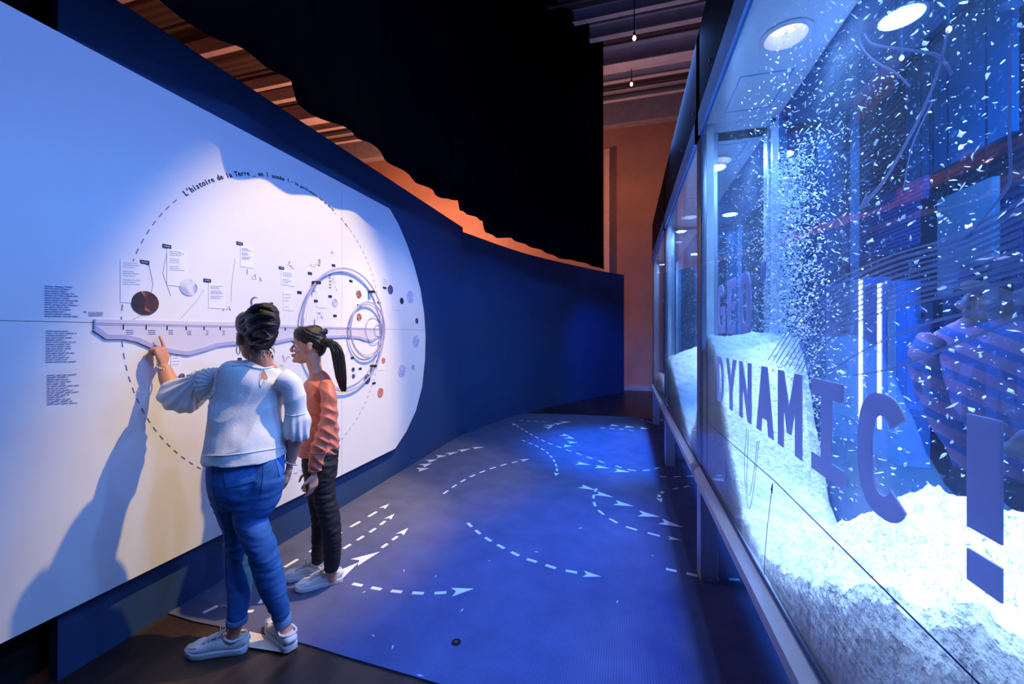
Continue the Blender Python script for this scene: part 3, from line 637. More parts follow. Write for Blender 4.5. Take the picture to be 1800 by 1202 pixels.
for bi, (u0, u1, lab, holes) in enumerate(BAYS):
    cs = empty('snow_case', (.62, u1, 0), lab, 'display case', 'row of snow cases'); cases.append(cs)
    ue = u1+.12          # far post
    b = MB().box((XF, u1, CZ+.0005), (XF+.10, ue, ZC)); b.build('post', M_metal, cs, bevel=.006)
    MB().box((XB-.02, u1, CZ+.0005), (XB+.05, u1+.07, ZC)).build('post', M_metal, cs, bevel=.006)
    if bi == 0:
        MB().box((XF, u0-.12, CZ+.0005), (XF+.10, u0, ZC)).build('post', M_metal, cs, bevel=.006)
    # bottom rail: face plate + shelf + rivets
    rl = MB().prism([(XF-.030, u0, .617), (XF+.012, u0, .617), (XF+.012, u0, .706), (XF-.001, u0, .706), (XF-.038, u0, .674)], (0, ue-u0, 0)).box((XF-.012, u0, ZF0), (XB+.05, ue, ZF0+.02)).build('bottom_rail', M_rail, cs)
    for k in range(9):
        uu = u0+.12+k*(u1-u0-.2)/8
        MB().ball((XF-.014, uu, .686), (.003, .006, .006), n=8).build('rivet', M_metal, rl)
    MB().box((XF-.006, u0, ZF1+.007), (XF-.001, u1, ZF1+.016)).build('glass_seal', M_dline, cs)
    MB().box((XF-.012, u0, ZC), (XF+.012, ue, ZR)).build('top_rail', M_bluelit, cs)
    fz = MB().box((XF-.004, u0, ZR), (XB+.06, ue-.004, ZFA)).build('fascia', M_blackpaint, cs)
    for k in range(4):
        MB().ball((XF-.005, u0+.25+k*.55, ZR+.12), (.003, .008, .008), n=8).build('screw', M_metal, fz)
    # ceiling board with real lamp holes
    bm = bmesh.new(); edges = []
    def loopv(pts):
        vs = [bm.verts.new(p) for p in pts]; edges.extend(bm.edges.new((vs[i], vs[(i+1) % len(vs)])) for i in range(len(vs)))
    loopv([(XF+.012, u0, ZC), (XB, u0, ZC), (XB, ue, ZC), (XF+.012, ue, ZC)])
    for uu, on in holes: loopv([(.62+.075*math.cos(2*math.pi*k/28), uu+.075*math.sin(2*math.pi*k/28), ZC) for k in range(28)])
    bmesh.ops.triangle_fill(bm, edges=edges, use_beauty=True, use_dissolve=False)
    b = MB(); b.v = [v.co.copy() for v in bm.verts]; bm.verts.index_update(); b.f = [tuple(v.index for v in f.verts) for f in bm.faces]; bm.free()
    cb = b.build('ceiling_board', M_white, cs)
    for uu, on in holes:
        rg = ring_hole(MB(), .62, uu, ZC, .075, .092, .06).build('lamp_ring', M_white, cb)
        b = MB().tube([(.62, uu, ZC+.05), (.62, uu, ZC+.055)], .077, 28); b.build('lamp_lens', M_lens if on else M_dline, cb)
    for uh, du in (((2.26, .16),) if bi == 0 else ((u0+.32, .15), (u0+1.35, .15))):   # service hatch: recessed outline
        b = MB(); a_, c_ = .515, .735
        for lo, hi in (((a_, uh-du), (a_+.005, uh+du)), ((c_-.005, uh-du), (c_, uh+du)), ((a_, uh-du), (c_, uh-du+.006)), ((a_, uh+du-.006), (c_, uh+du))):
            b.box((lo[0], lo[1], ZC-.003), (hi[0], hi[1], ZC-.0005))
        b.build('hatch_frame', M_bluelit, cb)
    # panes
    MB().box((XF, u0, ZF1), (XF+.010, u1, ZC)).build('front_pane', M_gF, cs)
    MB().add([(XB, u0, ZF0+.02), (XB, u1, ZF0+.02), (XB, u1, ZC), (XB, u0, ZC)], [(0, 1, 2, 3)]).build('back_pane', M_gB, cs)
    up = u1-.13
    MB().add([(XF+.012, up, ZF0+.02), (XB-.01, up, ZF0+.02), (XB-.01, up, ZC), (XF+.012, up, ZC)], [(0, 1, 2, 3)]).build('partition_pane', M_gP, cs)
    MB().box((XB-.035, up-.006, ZF0+.02), (XB-.005, up+.02, ZC-.01)).build('corner_strip', mat('frosted_strip', (.8, .84, .9), rough=.4), cs)
    MB().box((XF+.012, up-.004, ZF0+.02), (XF+.05, up+.006, ZC-.005)).build('edge_strip', mat('frosted_strip', (.8, .84, .9), rough=.4), cs)
    MB().tube([(XB-.03, up-.01, ZC-.03), (XB-.03, up+.0, ZC-.03)], .012, 12).build('clamp', M_dline, cs)
# ---------------------------------------------------------------- snow drifts
BACK = [(.45, 1.0), (.9, 1.10), (1.11, 1.125), (1.26, 1.10), (1.372, 1.09), (1.55, .96), (1.63, .885), (1.776, .73), (1.86, .74), (1.945, .82), (2.05, 1.07), (2.16, 1.34), (2.26, 1.48), (2.55, 1.52)]
FRONT = [(.45, 1.15), (.67, 1.14), (.95, 1.0), (1.2, .86), (1.47, .76), (1.62, .73), (1.8, .80), (2.0, 1.0), (2.2, 1.28), (2.35, 1.44), (2.55, 1.50)]
def drift(name, u0, u1, fb, ff, label, nu=150, nx=30):
    b = MB()
    for i in range(nu+1):
        u = u0+(u1-u0)*i/nu
        for j in range(nx+1):
            t = j/nx; X = XF+.016+(XB-.006-XF-.016)*t
            zz = ff(u)*(1-t)+fb(u)*t
            v = Vector((X*14, u*14, 0)); zz += .022*noise.noise(v)+.012*noise.noise(v*2.7)+.006*noise.noise(v*7)
            b.v.append(Vector((X, u, max(zz, ZF0+.03))))
    W_ = nx+1
    for i in range(nu):
        for j in range(nx): b.f.append((i*W_+j, i*W_+j+1, (i+1)*W_+j+1, (i+1)*W_+j))
    def wallv(idx):
        base = len(b.v); b.v += [Vector((b.v[i].x, b.v[i].y, ZF0+.022)) for i in idx]
        for k in range(len(idx)-1): b.f.append((idx[k], idx[k+1], base+k+1, base+k))
    wallv([i*W_ for i in range(nu+1)]); wallv([i*W_+nx for i in range(nu+1)][::-1]); wallv(list(range(W_))[::-1]); wallv([nu*W_+j for j in range(W_)])
    return tag(b.build(name, M_snow, smooth=True), label, 'snow', kind='stuff')
drift('snow_drift', .46, 2.51, lambda u: interp(u, BACK), lambda u: interp(u, FRONT), 'heaped white foam snow lying in the nearest glass case', 220, 44)
drift('snow_drift', 2.535, 4.72, lambda u: interp(u, [(2.53, 1.5), (2.68, 1.42), (2.9, 1.0), (3.1, .76), (3.7, .9), (4.2, 1.15), (4.6, 1.38), (4.9, 1.42)]), lambda u: interp(u, [(2.53, 1.48), (2.68, 1.38), (2.9, .95), (3.2, .75), (3.8, .95), (4.3, 1.15), (4.9, 1.3)]), 'white foam snow sloping up the far side of the middle glass case')
drift('snow_drift', 5.02, 6.92, lambda u: .85+.15*math.sin(u*2), lambda u: .85+.12*math.sin(u*2.4), 'low white foam snow in the farthest glass case', 80, 16)
# ---------------------------------------------------------------- flying flakes
rnd = random.Random(21)
def flake(b, p, s):
    n = rnd.choice((4, 5, 6, 7)); ax = Vector((rnd.gauss(0, 1), rnd.gauss(0, 1), rnd.gauss(0, 1))).normalized(); e1 = ax.orthogonal().normalized(); e2 = ax.cross(e1); el = rnd.uniform(.45, 1.3)
    vs = []; ph = rnd.random()*6
    for k in range(n):
        r = s*rnd.choice((.35, .6, 1.0, 1.25)); t = ph+2*math.pi*k/n; vs.append(p+e1*(r*math.cos(t)*el)+e2*(r*math.sin(t)/el)+ax*rnd.uniform(-.25, .25)*s)
    vs += [p+ax*s*.3, p-ax*s*.3]
    b.add(vs, [(k, (k+1) % n, n) for k in range(n)]+[((k+1) % n, k, n+1) for k in range(n)])
M_flake = translucent('white_foam_flake', (.92, .94, .96), 1, .35)
def top(u, X, fb, ff): t = (X-XF)/(XB-XF); return ff(u)*(1-t)+fb(u)*t
def flakes(n, ulo, uhi, fb, ff, label, pick, smin=.0022, smax=.007):
    b = MB(); k = 0
    while k < n:
        u, X, z, s = pick()
        if not (ulo < u < uhi and XF+.02 < X < XB-.01 and z < ZC-.02): continue
        if z < top(u, X, fb, ff)+.01: continue
        flake(b, Vector((X, u, z)), s); k += 1
    return tag(b.build('flying_snow', M_flake), label, 'snow', kind='stuff')
fb1, ff1 = (lambda u: interp(u, BACK)), (lambda u: interp(u, FRONT))
def pick1():
    if rnd.random() < .72:      # dense swirl against the far end of the back pane
        u = 2.50-abs(rnd.gauss(0, .26)); X = XB-.012-abs(rnd.gauss(0, .045)); z = rnd.uniform(.9, 2.42)-abs(rnd.gauss(0, .1)); s = rnd.choice((.0025, .0035, .005, .0065))
    else:
        u = rnd.uniform(.5, 2.5); X = rnd.uniform(XF+.06, XB-.01); z = 1.0+1.68*rnd.random()**.8; s = rnd.choice((.0012, .0012, .0018, .0018, .0025, .0025, .0035, .0048, .0065))
    return u, X, z, s
flakes(14000, .46, 2.52, fb1, ff1, 'thick swirl of white foam flakes flying in the nearest glass case', pick1)
def pick2():
    return rnd.uniform(2.75, 4.75), XB-.012-abs(rnd.gauss(0, .10)), rnd.uniform(.9, 2.25), rnd.choice((.003, .005, .007))
flakes(1800, 2.75, 4.75, lambda u: .9, lambda u: .9, 'white foam flakes flying in the middle glass case', pick2)
def pick3():
    return rnd.uniform(4.95, 7.0), XB-.012-abs(rnd.gauss(0, .12)), rnd.uniform(.9, 2.2), rnd.choice((.004, .006, .008))
flakes(500, 4.95, 7.0, lambda u: .9, lambda u: .9, 'sparse white foam flakes in the farthest glass case', pick3)
# fuzzy edge chips on the drift of the nearest case
b = MB()
for k in range(1500):
    u = rnd.uniform(.5, 2.45); X = XF+.03+(XB-.04-XF)*rnd.random()**.5; z = top(u, X, fb1, ff1)
    d = Vector((rnd.gauss(0, .4), rnd.gauss(0, .6), rnd.uniform(.3, 1))).normalized()*rnd.uniform(.008, .02); e = d.orthogonal().normalized()*.0022; f_ = d.cross(e).normalized()*.0022; p = Vector((X, u, z-.004))
    b.add([p-e, p+e, p+f_, p+d], [(0, 1, 3), (1, 2, 3), (2, 0, 3)])
tag(b.build('snow_fuzz', M_flake), 'loose foam bristles standing on the snow heap of the nearest case', 'snow', kind='stuff')
# ---------------------------------------------------------------- lettering on the nearest front pane
case1 = cases[0]
GEO = 'GEO'
def strokes(ch):
    """letter in a unit box (x 0..1 left to right, y 0..1), list of outer polygons"""
    w = .33
    if ch == 'E': return [[(0, 0), (1, 0), (1, .17), (w, .17), (w, .42), (.88, .42), (.88, .58), (w, .58), (w, .83), (1, .83), (1, 1), (0, 1)]]
    if ch == 'I': return [[(0, 0), (1, 0), (1, .18), (.5+w/2, .18), (.5+w/2, .82), (1, .82), (1, 1), (0, 1), (0, .82), (.5-w/2, .82), (.5-w/2, .18), (0, .18)]]
    if ch == 'N': return [[(0, 0), (.27, 0), (.27, .62), (.72, 0), (1, 0), (1, 1), (.73, 1), (.73, .38), (.28, 1), (0, 1)]]
    if ch == 'M': return [[(0, 0), (.25, 0), (.25, .60), (.42, .22), (.58, .22), (.75, .60), (.75, 0), (1, 0), (1, 1), (.74, 1), (.5, .55), (.26, 1), (0, 1)]]
    if ch == 'Y': return [[(.36, 0), (.64, 0), (.64, .40), (1, 1), (.70, 1), (.5, .62), (.30, 1), (0, 1), (.36, .40)]]
    if ch == '!': return [[(.34, 0), (.67, 0), (.67, .19), (.34, .19)], [(.34, .32), (.67, .32), (.67, 1), (.34, 1)]]
    if ch == "'": return [[(.36, .72), (.58, .72), (.66, 1), (.34, 1)]]
    if ch == 'A': return [[(0, 0), (.28, 0), (.34, .22), (.66, .22), (.72, 0), (1, 0), (.66, 1), (.34, 1)]]
    def arcp(cx, cy, rx, ry, a0, a1, n=10, e=2.6):
        r = []
        for k in range(n+1):
            t = math.radians(a0+(a1-a0)*k/n); c_, s_ = math.cos(t), math.sin(t)
            r.append((cx+rx*math.copysign(abs(c_)**(2/e), c_), cy+ry*math.copysign(abs(s_)**(2/e), s_)))
        return r
    if ch == 'D': return [('ring', [(0, 0)]+arcp(.42, .5, .58, .5, -90, 90, 20)+[(0, 1)], [(.3, .17)]+arcp(.38, .5, .33, .33, -90, 90, 20)+[(.3, .83)])]
    if ch == 'O': return [('ring', arcp(.5, .5, .5, .5, 0, 360, 40), arcp(.5, .5, .2, .33, 0, 360, 40))]
    if ch == 'C': return [arcp(.5, .5, .5, .5, 38, 322, 30)+arcp(.5, .5, .2, .32, 318, 42, 30)]
    if ch == 'G': return [arcp(.5, .5, .5, .5, 38, 270, 26)+[(1, .03), (1, .54), (.5, .54), (.5, .38), (.72, .38), (.72, .18), (.5, .18)]+arcp(.5, .5, .2, .32, 268, 42, 26)]
def letter(ch, uc, wd, z0, z1):
    x0, x1 = XF-.0035, XF-.0005
    def M3(p, X): return Vector((X, uc+wd/2-p[0]*wd, z0+p[1]*(z1-z0)))
    b = MB()
    bm = bmesh.new()
    for s_ in strokes(ch):
        loops = [s_] if s_[0] != 'ring' else [s_[1], s_[2]]; edges = []
        for lp in loops:
            lp = [p for i, p in enumerate(lp) if (Vector(p)-Vector(lp[i-1])).length > 1e-4]
            vs = [bm.verts.new(M3(p, x0)) for p in lp]; edges += [bm.edges.new((vs[i], vs[(i+1) % len(vs)])) for i in range(len(vs))]
        bmesh.ops.triangle_fill(bm, edges=edges, use_beauty=True)
    r = bmesh.ops.extrude_face_region(bm, geom=bm.faces[:]); bmesh.ops.translate(bm, vec=(x1-x0, 0, 0), verts=[g for g in r['geom'] if isinstance(g, bmesh.types.BMVert)])
    bmesh.ops.recalc_face_normals(bm, faces=bm.faces[:]); bm.verts.index_update(); b.v = [v.co.copy() for v in bm.verts]; b.f = [tuple(v.index for v in f.verts) for f in bm.faces]; bm.free()
    o = b.build('letter', M_letter, case1); return o
for ch, uc, wd in (('D', 2.10, .135), ('Y', 1.90, .17), ('N', 1.69, .155), ('A', 1.47, .165), ('M', 1.267, .165), ('I', 1.055, .145), ('C', .852, .150), ('!', .645, .150)): letter(ch, uc, wd, 1.180, 1.397)
for ch, uc, wd in (('G', 2.095, .15), ('E', 1.895, .135), ('O', 1.695, .15), ("'", 1.48, .16)): letter(ch, uc, wd, 1.503, 1.735)
# printed lines on the pane
def FG(px, py): v = onX(px, py, XF); return (v.y, v.z)
def catm(p, n=8):
    r = []
    for i in range(len(p)-1):
        a_, b_, c_, d_ = [Vector(p[max(0, min(len(p)-1, i+k))]) for k in (-1, 0, 1, 2)]
        for k in range(n): t = k/n; r.append(.5*((2*b_)+(c_-a_)*t+(2*a_-5*b_+4*c_-d_)*t*t+(3*b_-a_-3*c_+d_)*t**3))
    return r+[Vector(p[-1])]
def stripe(name, pts_px, w0, w1, m, head=None, smooth=True, x=0.0):
    q = [Vector(FG(*p)) for p in pts_px]; q = catm(q) if smooth and len(q) > 2 else q; n = len(q); b = MB(); L_, R_ = [], []
    for i in range(n):
        d = (q[min(i+1, n-1)]-q[max(i-1, 0)]).normalized(); nr = Vector((-d.y, d.x))*(w0+(w1-w0)*i/(n-1))/2; L_.append(q[i]+nr); R_.append(q[i]-nr)
    X0, X1 = XF-.0015-x, XF-.0004-x
    for i in range(n):
        for v in (L_[i], R_[i]): b.v.append(Vector((X0, v.x, v.y)))
        for v in (L_[i], R_[i]): b.v.append(Vector((X1, v.x, v.y)))
    for i in range(n-1):
        o, p = i*4, i*4+4; b.f += [(o, o+1, p+1, p), (o+2, p+2, p+3, o+3), (o, p, p+2, o+2), (o+1, o+3, p+3, p+1)]
    if head:
        hl, hw = head; d = (q[-1]-q[-2]).normalized(); nr = Vector((-d.y, d.x)); tip = q[-1]+d*hl
        b.prism([Vector((X0, p.x, p.y)) for p in (tip, q[-1]+nr*hw/2-d*hl*.2, q[-1], q[-1]-nr*hw/2-d*hl*.2)], (X1-X0, 0, 0))
    return b.build(name, m, case1)
A_ = [(1352, 632), (1380, 590), (1420, 535), (1470, 495), (1560, 452), (1680, 415), (1800, 352)]
B_ = [(1425, 662), (1440, 625), (1468, 588), (1520, 560), (1600, 535), (1690, 515), (1800, 490)]
for k in range(11):
    t = k/10; stripe('wind_line', [(a[0]+(b_[0]-a[0])*t+random.uniform(-2, 2), a[1]+(b_[1]-a[1])*t) for a, b_ in zip(A_, B_)], .0026, .0026+.0030*((k*5) % 3)/2, M_line)
stripe('wind_line', [(1460, 653), (1530, 610), (1620, 572), (1720, 545), (1800, 515)], .003, .005, M_line)
stripe('wind_line', [(1500, 660), (1580, 645), (1680, 605), (1800, 556)], .003, .005, M_line)
stripe('print_arrow', [(1668, 52), (1650, 125), (1618, 205), (1560, 310), (1525, 352)], .0035, .0075, M_line, (.028, .03))
stripe('print_arrow', [(1512, 30), (1512, 75), (1535, 105), (1575, 128), (1600, 152)], .003, .003, M_line)
stripe('print_arrow', [(1520, 60), (1536, 78), (1600, 88), (1650, 98), (1675, 130)], .003, .0045, M_line)
stripe('print_arrow', [(1780, 60), (1775, 200), (1778, 300), (1765, 340), (1700, 420)], .003, .004, M_line)
stripe('print_arrow', [(1640, 180), (1605, 255), (1590, 330)], .002, .002, M_line)
stripe('level_line', [(1247, 745), (1362, 845), (1725, 1204)], .0028, .0028, M_dline, smooth=False)
stripe('level_arrow', [(1345, 1010), (1346, 975), (1351, 920), (1358, 862)], .0018, .0028, M_dline, (.028, .018), x=.0012)
for l in ([(1313, 752), (1309, 820), (1313, 875), (1318, 893), (1325, 860), (1335, 775)], [(1316, 756), (1313, 850), (1318, 870), (1324, 840), (1332, 775)], [(1274, 808), (1278, 830), (1276, 845), (1271, 842)]):
    stripe('thin_print', l, .0012, .0012, M_dline)
# ================================================================ side room behind the snow cases
def XS(px, py, X): return onX(px, py, X)
# lit display cabinets
M_cab = mat('pale_cabinet_panel', (.62, .60, .66), rough=.5, var=.05); M_cabblue = mat('blue_cabinet_panel', (.20, .34, .66), rough=.5, var=.05)
M_tube = mat('lit_strip', (1, .9, .8), emit=(1, .80, .62), estr=9)
def upx(px, X): return onX(px, 600, X).y
def zpx(px, py, X): return onX(px, py, X).z
X0 = 3.0
def cab(pl, pr, pt, label, m, strip=None, grp='lit cabinets behind the snow cases'):
    ua, ub = upx(pr, X0), upx(pl, X0); zt_ = zpx(pl, pt, X0)
    c_ = empty('light_cabinet', (X0+.15, (ua+ub)/2, 0), label, 'cabinet', grp)
    MB().box((X0, ua, 0), (X0+.3, ub, zt_)).build('cabinet_body', M_cabblue, c_, bevel=.004)
    MB().box((X0-.012, ua+.03, .35), (X0-.001, ub-.03, zt_-.04)).build('front_panel', m, c_)
    if strip is not None:
        us = upx(strip, X0); MB().box((X0-.03, us-.02, .35), (X0-.013, us+.02, zt_-.02)).build('light_strip', M_tube, c_)
    return c_
c_ = cab(1452, 1517, 503, 'widest pale cabinet with a warm light strip, seen through the snow', M_cab, 1515.5)
MB().box((X0-.02, upx(1514, X0), 1.47), (X0-.0125, upx(1455, X0), 2.18)).build('picture_board', ramp_mat('brown_landscape_picture', [(.3, (.10, .06, .08)), (.5, (.45, .35, .36)), (.7, (.70, .62, .62))], scale=3, distort=1.5), c_)
cab(1520, 1556, 501, 'narrow blue cabinet edged by the brightest white strip', M_cabblue, 1549)
cab(1560, 1578, 499, 'slim pale cabinet panel right of the bright strip', M_cab)
# hanging panels
X1 = 3.1
def hang(pl, pr, pt, pb, X, label, m, name='hanging_panel'):
    ua, ub = upx(pr, X), upx(pl, X); z1, z0 = zpx(pl, pt, X), zpx(pl, pb, X)
    c_ = empty(name, (X, (ua+ub)/2, z0), label, 'panel')
    MB().box((X, ua, z0), (X+.05, ub, z1)).build('panel', m, c_, bevel=.004)
    for uu in (ua+.1, ub-.1): MB().tube([(X+.025, uu, z1), (X+.025, uu, 7.29)], .006, 6).build('wire', M_blackpaint, c_)
    return c_
hang(1592, 1780, 128, 330, 3.6, 'large teal banner hanging high behind the flying snow', mat('teal_banner', (.05, .28, .42), rough=.7, var=.15, vscale=2))
hang(1647, 1745, 352, 520, 3.0, 'brown board hanging behind the wind lines', mat('brown_board', (.42, .26, .24), rough=.7, var=.1))
hang(1618, 1647, 352, 560, 3.05, 'narrow black board left of the brown hanging board', M_blackpaint)
hang(1500, 1580, 170, 222, 3.9, 'reddish slatted panel high above the cabinets', ramp_mat('red_slats', [(.4, (.25, .09, .08)), (.6, (.5, .25, .2))], scale=9, kind='wave', distort=.2, rot=(0, math.pi/2, 0)))
hang(1480, 1625, 385, 470, 3.5, 'blue slatted panel above the lit cabinets', ramp_mat('blue_slats', [(.4, (.05, .12, .38)), (.6, (.14, .26, .6))], scale=6, kind='wave', distort=.2, rot=(0, math.pi/2, 0)))
for i, (px, py, X) in enumerate(((1585, 102, 2.0), (1668, 52, 1.9))):
    v = onX(px, py, X); bl = empty('pendant_bulb', v, ['small warm bulb seen through the upper snow, nearer the lamp ring', 'small warm bulb at the top of the printed arrow'][i], 'light bulb')
    MB().ball(v, (.014, .014, .02), n=12).build('bulb', MATS['glowing_bulb'], bl, smooth=True)
    MB().tube([v+Vector((0, 0, .018)), v+Vector((0, 0, .06))], .010).build('lamp_holder', M_blackpaint, bl)
    MB().tube([v+Vector((0, 0, .06)), (v.x, v.y, 7.29)], .004, 6).build('cord', M_blackpaint, bl)
# ================================================================ people
M_skin = mat('brown_skin', (.58, .26, .165), rough=.5, var=.05, vscale=20, sss=.0)
M_skin2 = mat('warm_skin', (.66, .31, .20), rough=.5, var=.05, vscale=20)
def hairmat(n, c):
    m = mat(n, c, rough=.36, var=.35, vscale=6, bump=.35, bscale=38, spec=.5, stretch=(7, 7, 1.2)); return m
M_hair = hairmat('dark_brown_hair', (.022, .011, .009)); M_hair2 = hairmat('black_brown_hair', (.012, .007, .008))
M_blouse = mat('white_cotton', (.80, .80, .82), rough=.85, var=.03, vscale=12, bump=.12, bscale=120, sheen=.2)
M_jeans = ramp_mat('blue_denim', [(.25, (.010, .075, .27)), (.5, (.020, .12, .39)), (.75, (.05, .18, .50))], scale=9, rough=.85, detail=9, distort=.3, bump=.15)
M_pocket = mat('pocket_denim', (.030, .15, .47), rough=.85, var=.15, vscale=30)
M_cuff = mat('pale_denim_cuff', (.14, .24, .46), rough=.9, var=.1, vscale=40)
M_stitch = mat('denim_stitch', (.02, .04, .12), rough=.9)
M_stitch2 = mat('pale_denim_stitch', (.22, .32, .55), rough=.9)
M_rust = mat('rust_satin', (.72, .19, .10), rough=.42, var=.08, vscale=7, sheen=.2)
M_pants = mat('black_trousers', (.012, .011, .016), rough=.75, var=.2, vscale=15, bump=.15, bscale=150)
M_shoe = mat('white_leather', (.74, .73, .74), rough=.5, var=.03, vscale=15)
M_sole = mat('white_rubber', (.66, .66, .70), rough=.7, var=.04, vscale=20)
M_lace = mat('cream_lace', (.70, .66, .64), rough=.9); M_sock = mat('white_sock', (.72, .72, .74), rough=.95)
M_eye = mat('eye_white', (.75, .72, .70), rough=.2); M_iris = mat('dark_iris', (.02, .012, .01), rough=.15); M_lip = mat('lip', (.42, .12, .10), rough=.4)
M_silver = mat('silver_bracelet', (.85, .85, .88), rough=.2, metal=.8)
UP = Vector((0, 0, 1))
class Fig:
    def __init__(s, dep, px): 
        s.d = dep; s.t = (px-900)/F; s.cos = 1/math.sqrt(1+s.t*s.t)
        f = Vector((-SA, CA, 0))+Vector((CA, SA, 0))*s.t; s.Fh = f.normalized(); s.Rh = Vector((s.Fh.y, -s.Fh.x, 0))
    def pt(s, px, py, dd=0): return P(px, py, s.d+dd)
    def v(s, px, py, dd, w_, ratio=.8, k=1.0):      # section of an upright tube
        a = w_*(s.d+dd)/F*s.cos*k; return (s.pt(px, py, dd), a, w_*(s.d+dd)/F*s.cos*ratio*k, s.Rh)
    def h(s, px, py, dd, w_, ratio=.9, k=1.0):      # section of a tube running sideways
        a = w_*(s.d+dd)/F*k; return (s.pt(px, py, dd), a, a*ratio, UP)
def head(B, org, fw, H=.225, width=1.0):
    fw = Vector(fw).normalized(); rt = fw.cross(UP).normalized(); k = H/.225
    rings = [(-.004, .012, .070, .045), (.004, .026, .080, .030), (.02, .040, .086, .010), (.045, .052, .087, -.025), (.07, .060, .087, -.055), (.10, .066, .086, -.078), (.125, .070, .087, -.090), (.15, .073, .090, -.096), (.175, .072, .084, -.097), (.20, .062, .062, -.085), (.217, .042, .030, -.058), (.226, .014, -.005, -.022)]
    B.loft([(org+UP*(z*k)+fw*((yf+yb)/2*k), hw*k*width, (yf-yb)/2*k, rt) for z, hw, yf, yb in rings], n=28, sub=3)
    q = lambda x, y, z: org+rt*(x*k)+fw*(y*k)+UP*(z*k)
    B.loft([(q(0, .084, .116), .007*k, .006*k, rt), (q(0, .092, .10), .008*k, .008*k, rt), (q(0, .101, .083), .011*k, .010*k, rt), (q(0, .098, .074), .013*k, .010*k, rt), (q(0, .088, .069), .008*k, .006*k, rt)], n=12, sub=2)
    B.ball(q(0, .082, .014), (.016*k, .014*k, .014*k)); B.ball(q(0, .088, .050), (.022*k, .010*k, .006*k)); B.ball(q(0, .087, .041), (.018*k, .010*k, .007*k))
    for sx in (-1, 1):
        B.ball(q(sx*.031, .080, .124), (.022*k, .011*k, .006*k), Matrix((rt, fw, UP)).transposed())      # brow ridge
        B.ball(q(sx*.040, .064, .078), (.02*k, .02*k, .018*k))
        M3 = Matrix((rt, fw, UP)).transposed()
        B.ball(q(sx*.075, -.006, .098), (.009*k, .017*k, .032*k), M3); B.ball(q(sx*.074, -.012, .118), (.010*k, .017*k, .012*k), M3); B.ball(q(sx*.070, -.002, .076), (.007*k, .009*k, .010*k), M3)
    return q
def eyes(q, parent, k=1.0):
    for sx in (-1, 1):
        e = MB().ball(q(sx*.030, .0665, .108), (.0125*k,)*3).build('eye', M_eye, parent, smooth=True); MB().ball(q(sx*.030, .0755, .108), (.0055*k, .0055*k, .0055*k)).build('iris', M_iris, e, smooth=True)
        MB().loft([(q(sx*.014, .092, .126), .002*k, .003*k, UP), (q(sx*.032, .093, .131), .003*k, .004*k, UP), (q(sx*.050, .083, .124), .0015*k, .003*k, UP)], n=8, sub=3).build('eyebrow', M_hair2, parent, smooth=True)
def hand(B, wr, d, n, lat, curl, thumb=.6, L=.18, spread=.06, wrist_r=.021):
    """wr wrist point, d finger direction, n palm normal (curl towards it), lat towards the thumb; curl: index..little in radians per joint"""
    d = Vector(d).normalized(); n = (Vector(n)-d*Vector(n).dot(d)).normalized(); lat = (Vector(lat)-d*Vector(lat).dot(d)-n*Vector(lat).dot(n)).normalized(); k = L/.18
    B.loft([(wr-d*.012*k, wrist_r*1.05*k, wrist_r*.78*k, lat), (wr+d*.012*k, wrist_r*1.1*k, wrist_r*.72*k, lat), (wr+d*.045*k, .036*k, .0155*k, lat), (wr+d*.075*k, .040*k, .0135*k, lat), (wr+d*.092*k, .037*k, .011*k, lat)], n=16, sub=3)
    for i, (off, ln, r) in enumerate(((.028, .078, .0088), (.0095, .086, .0090), (-.0095, .080, .0086), (-.027, .062, .0076))):
        c = curl[i]; base = wr+d*((.086 if i < 3 else .080)*k)+lat*off*k
        dr = (d+lat*(off*spread/.02*.3)).normalized(); pts = [base-dr*.02*k, base]; ang = 0; p = base
        for sgm in (.48, .30, .22):
            ang += c; dd_ = dr*math.cos(ang)+n*math.sin(ang); p = p+dd_*ln*sgm*k; pts.append(p)
        B.loft([(p_, rr*k, rr*k*.95, lat) for p_, rr in zip(pts, (r, r*1.05, r*1.0, r*.92, r*.68))], n=10, sub=3)
    tb = wr+d*.026*k+lat*.026*k; t1 = (d*.62+lat*.72+n*.30).normalized(); t2 = (d*.85+lat*.35*(1-thumb)+n*(.3+.5*thumb)-lat*.25*thumb).normalized()
    B.loft([(tb-t1*.012*k, .013*k, .013*k, n), (tb+t1*.022*k, .0125*k, .0115*k, n), (tb+t1*.045*k, .0105*k, .010*k, n), (tb+t1*.045*k+t2*.026*k, .0095*k, .0085*k, n), (tb+t1*.045*k+t2*.042*k, .0055*k, .005*k, n)], n=10, sub=3)
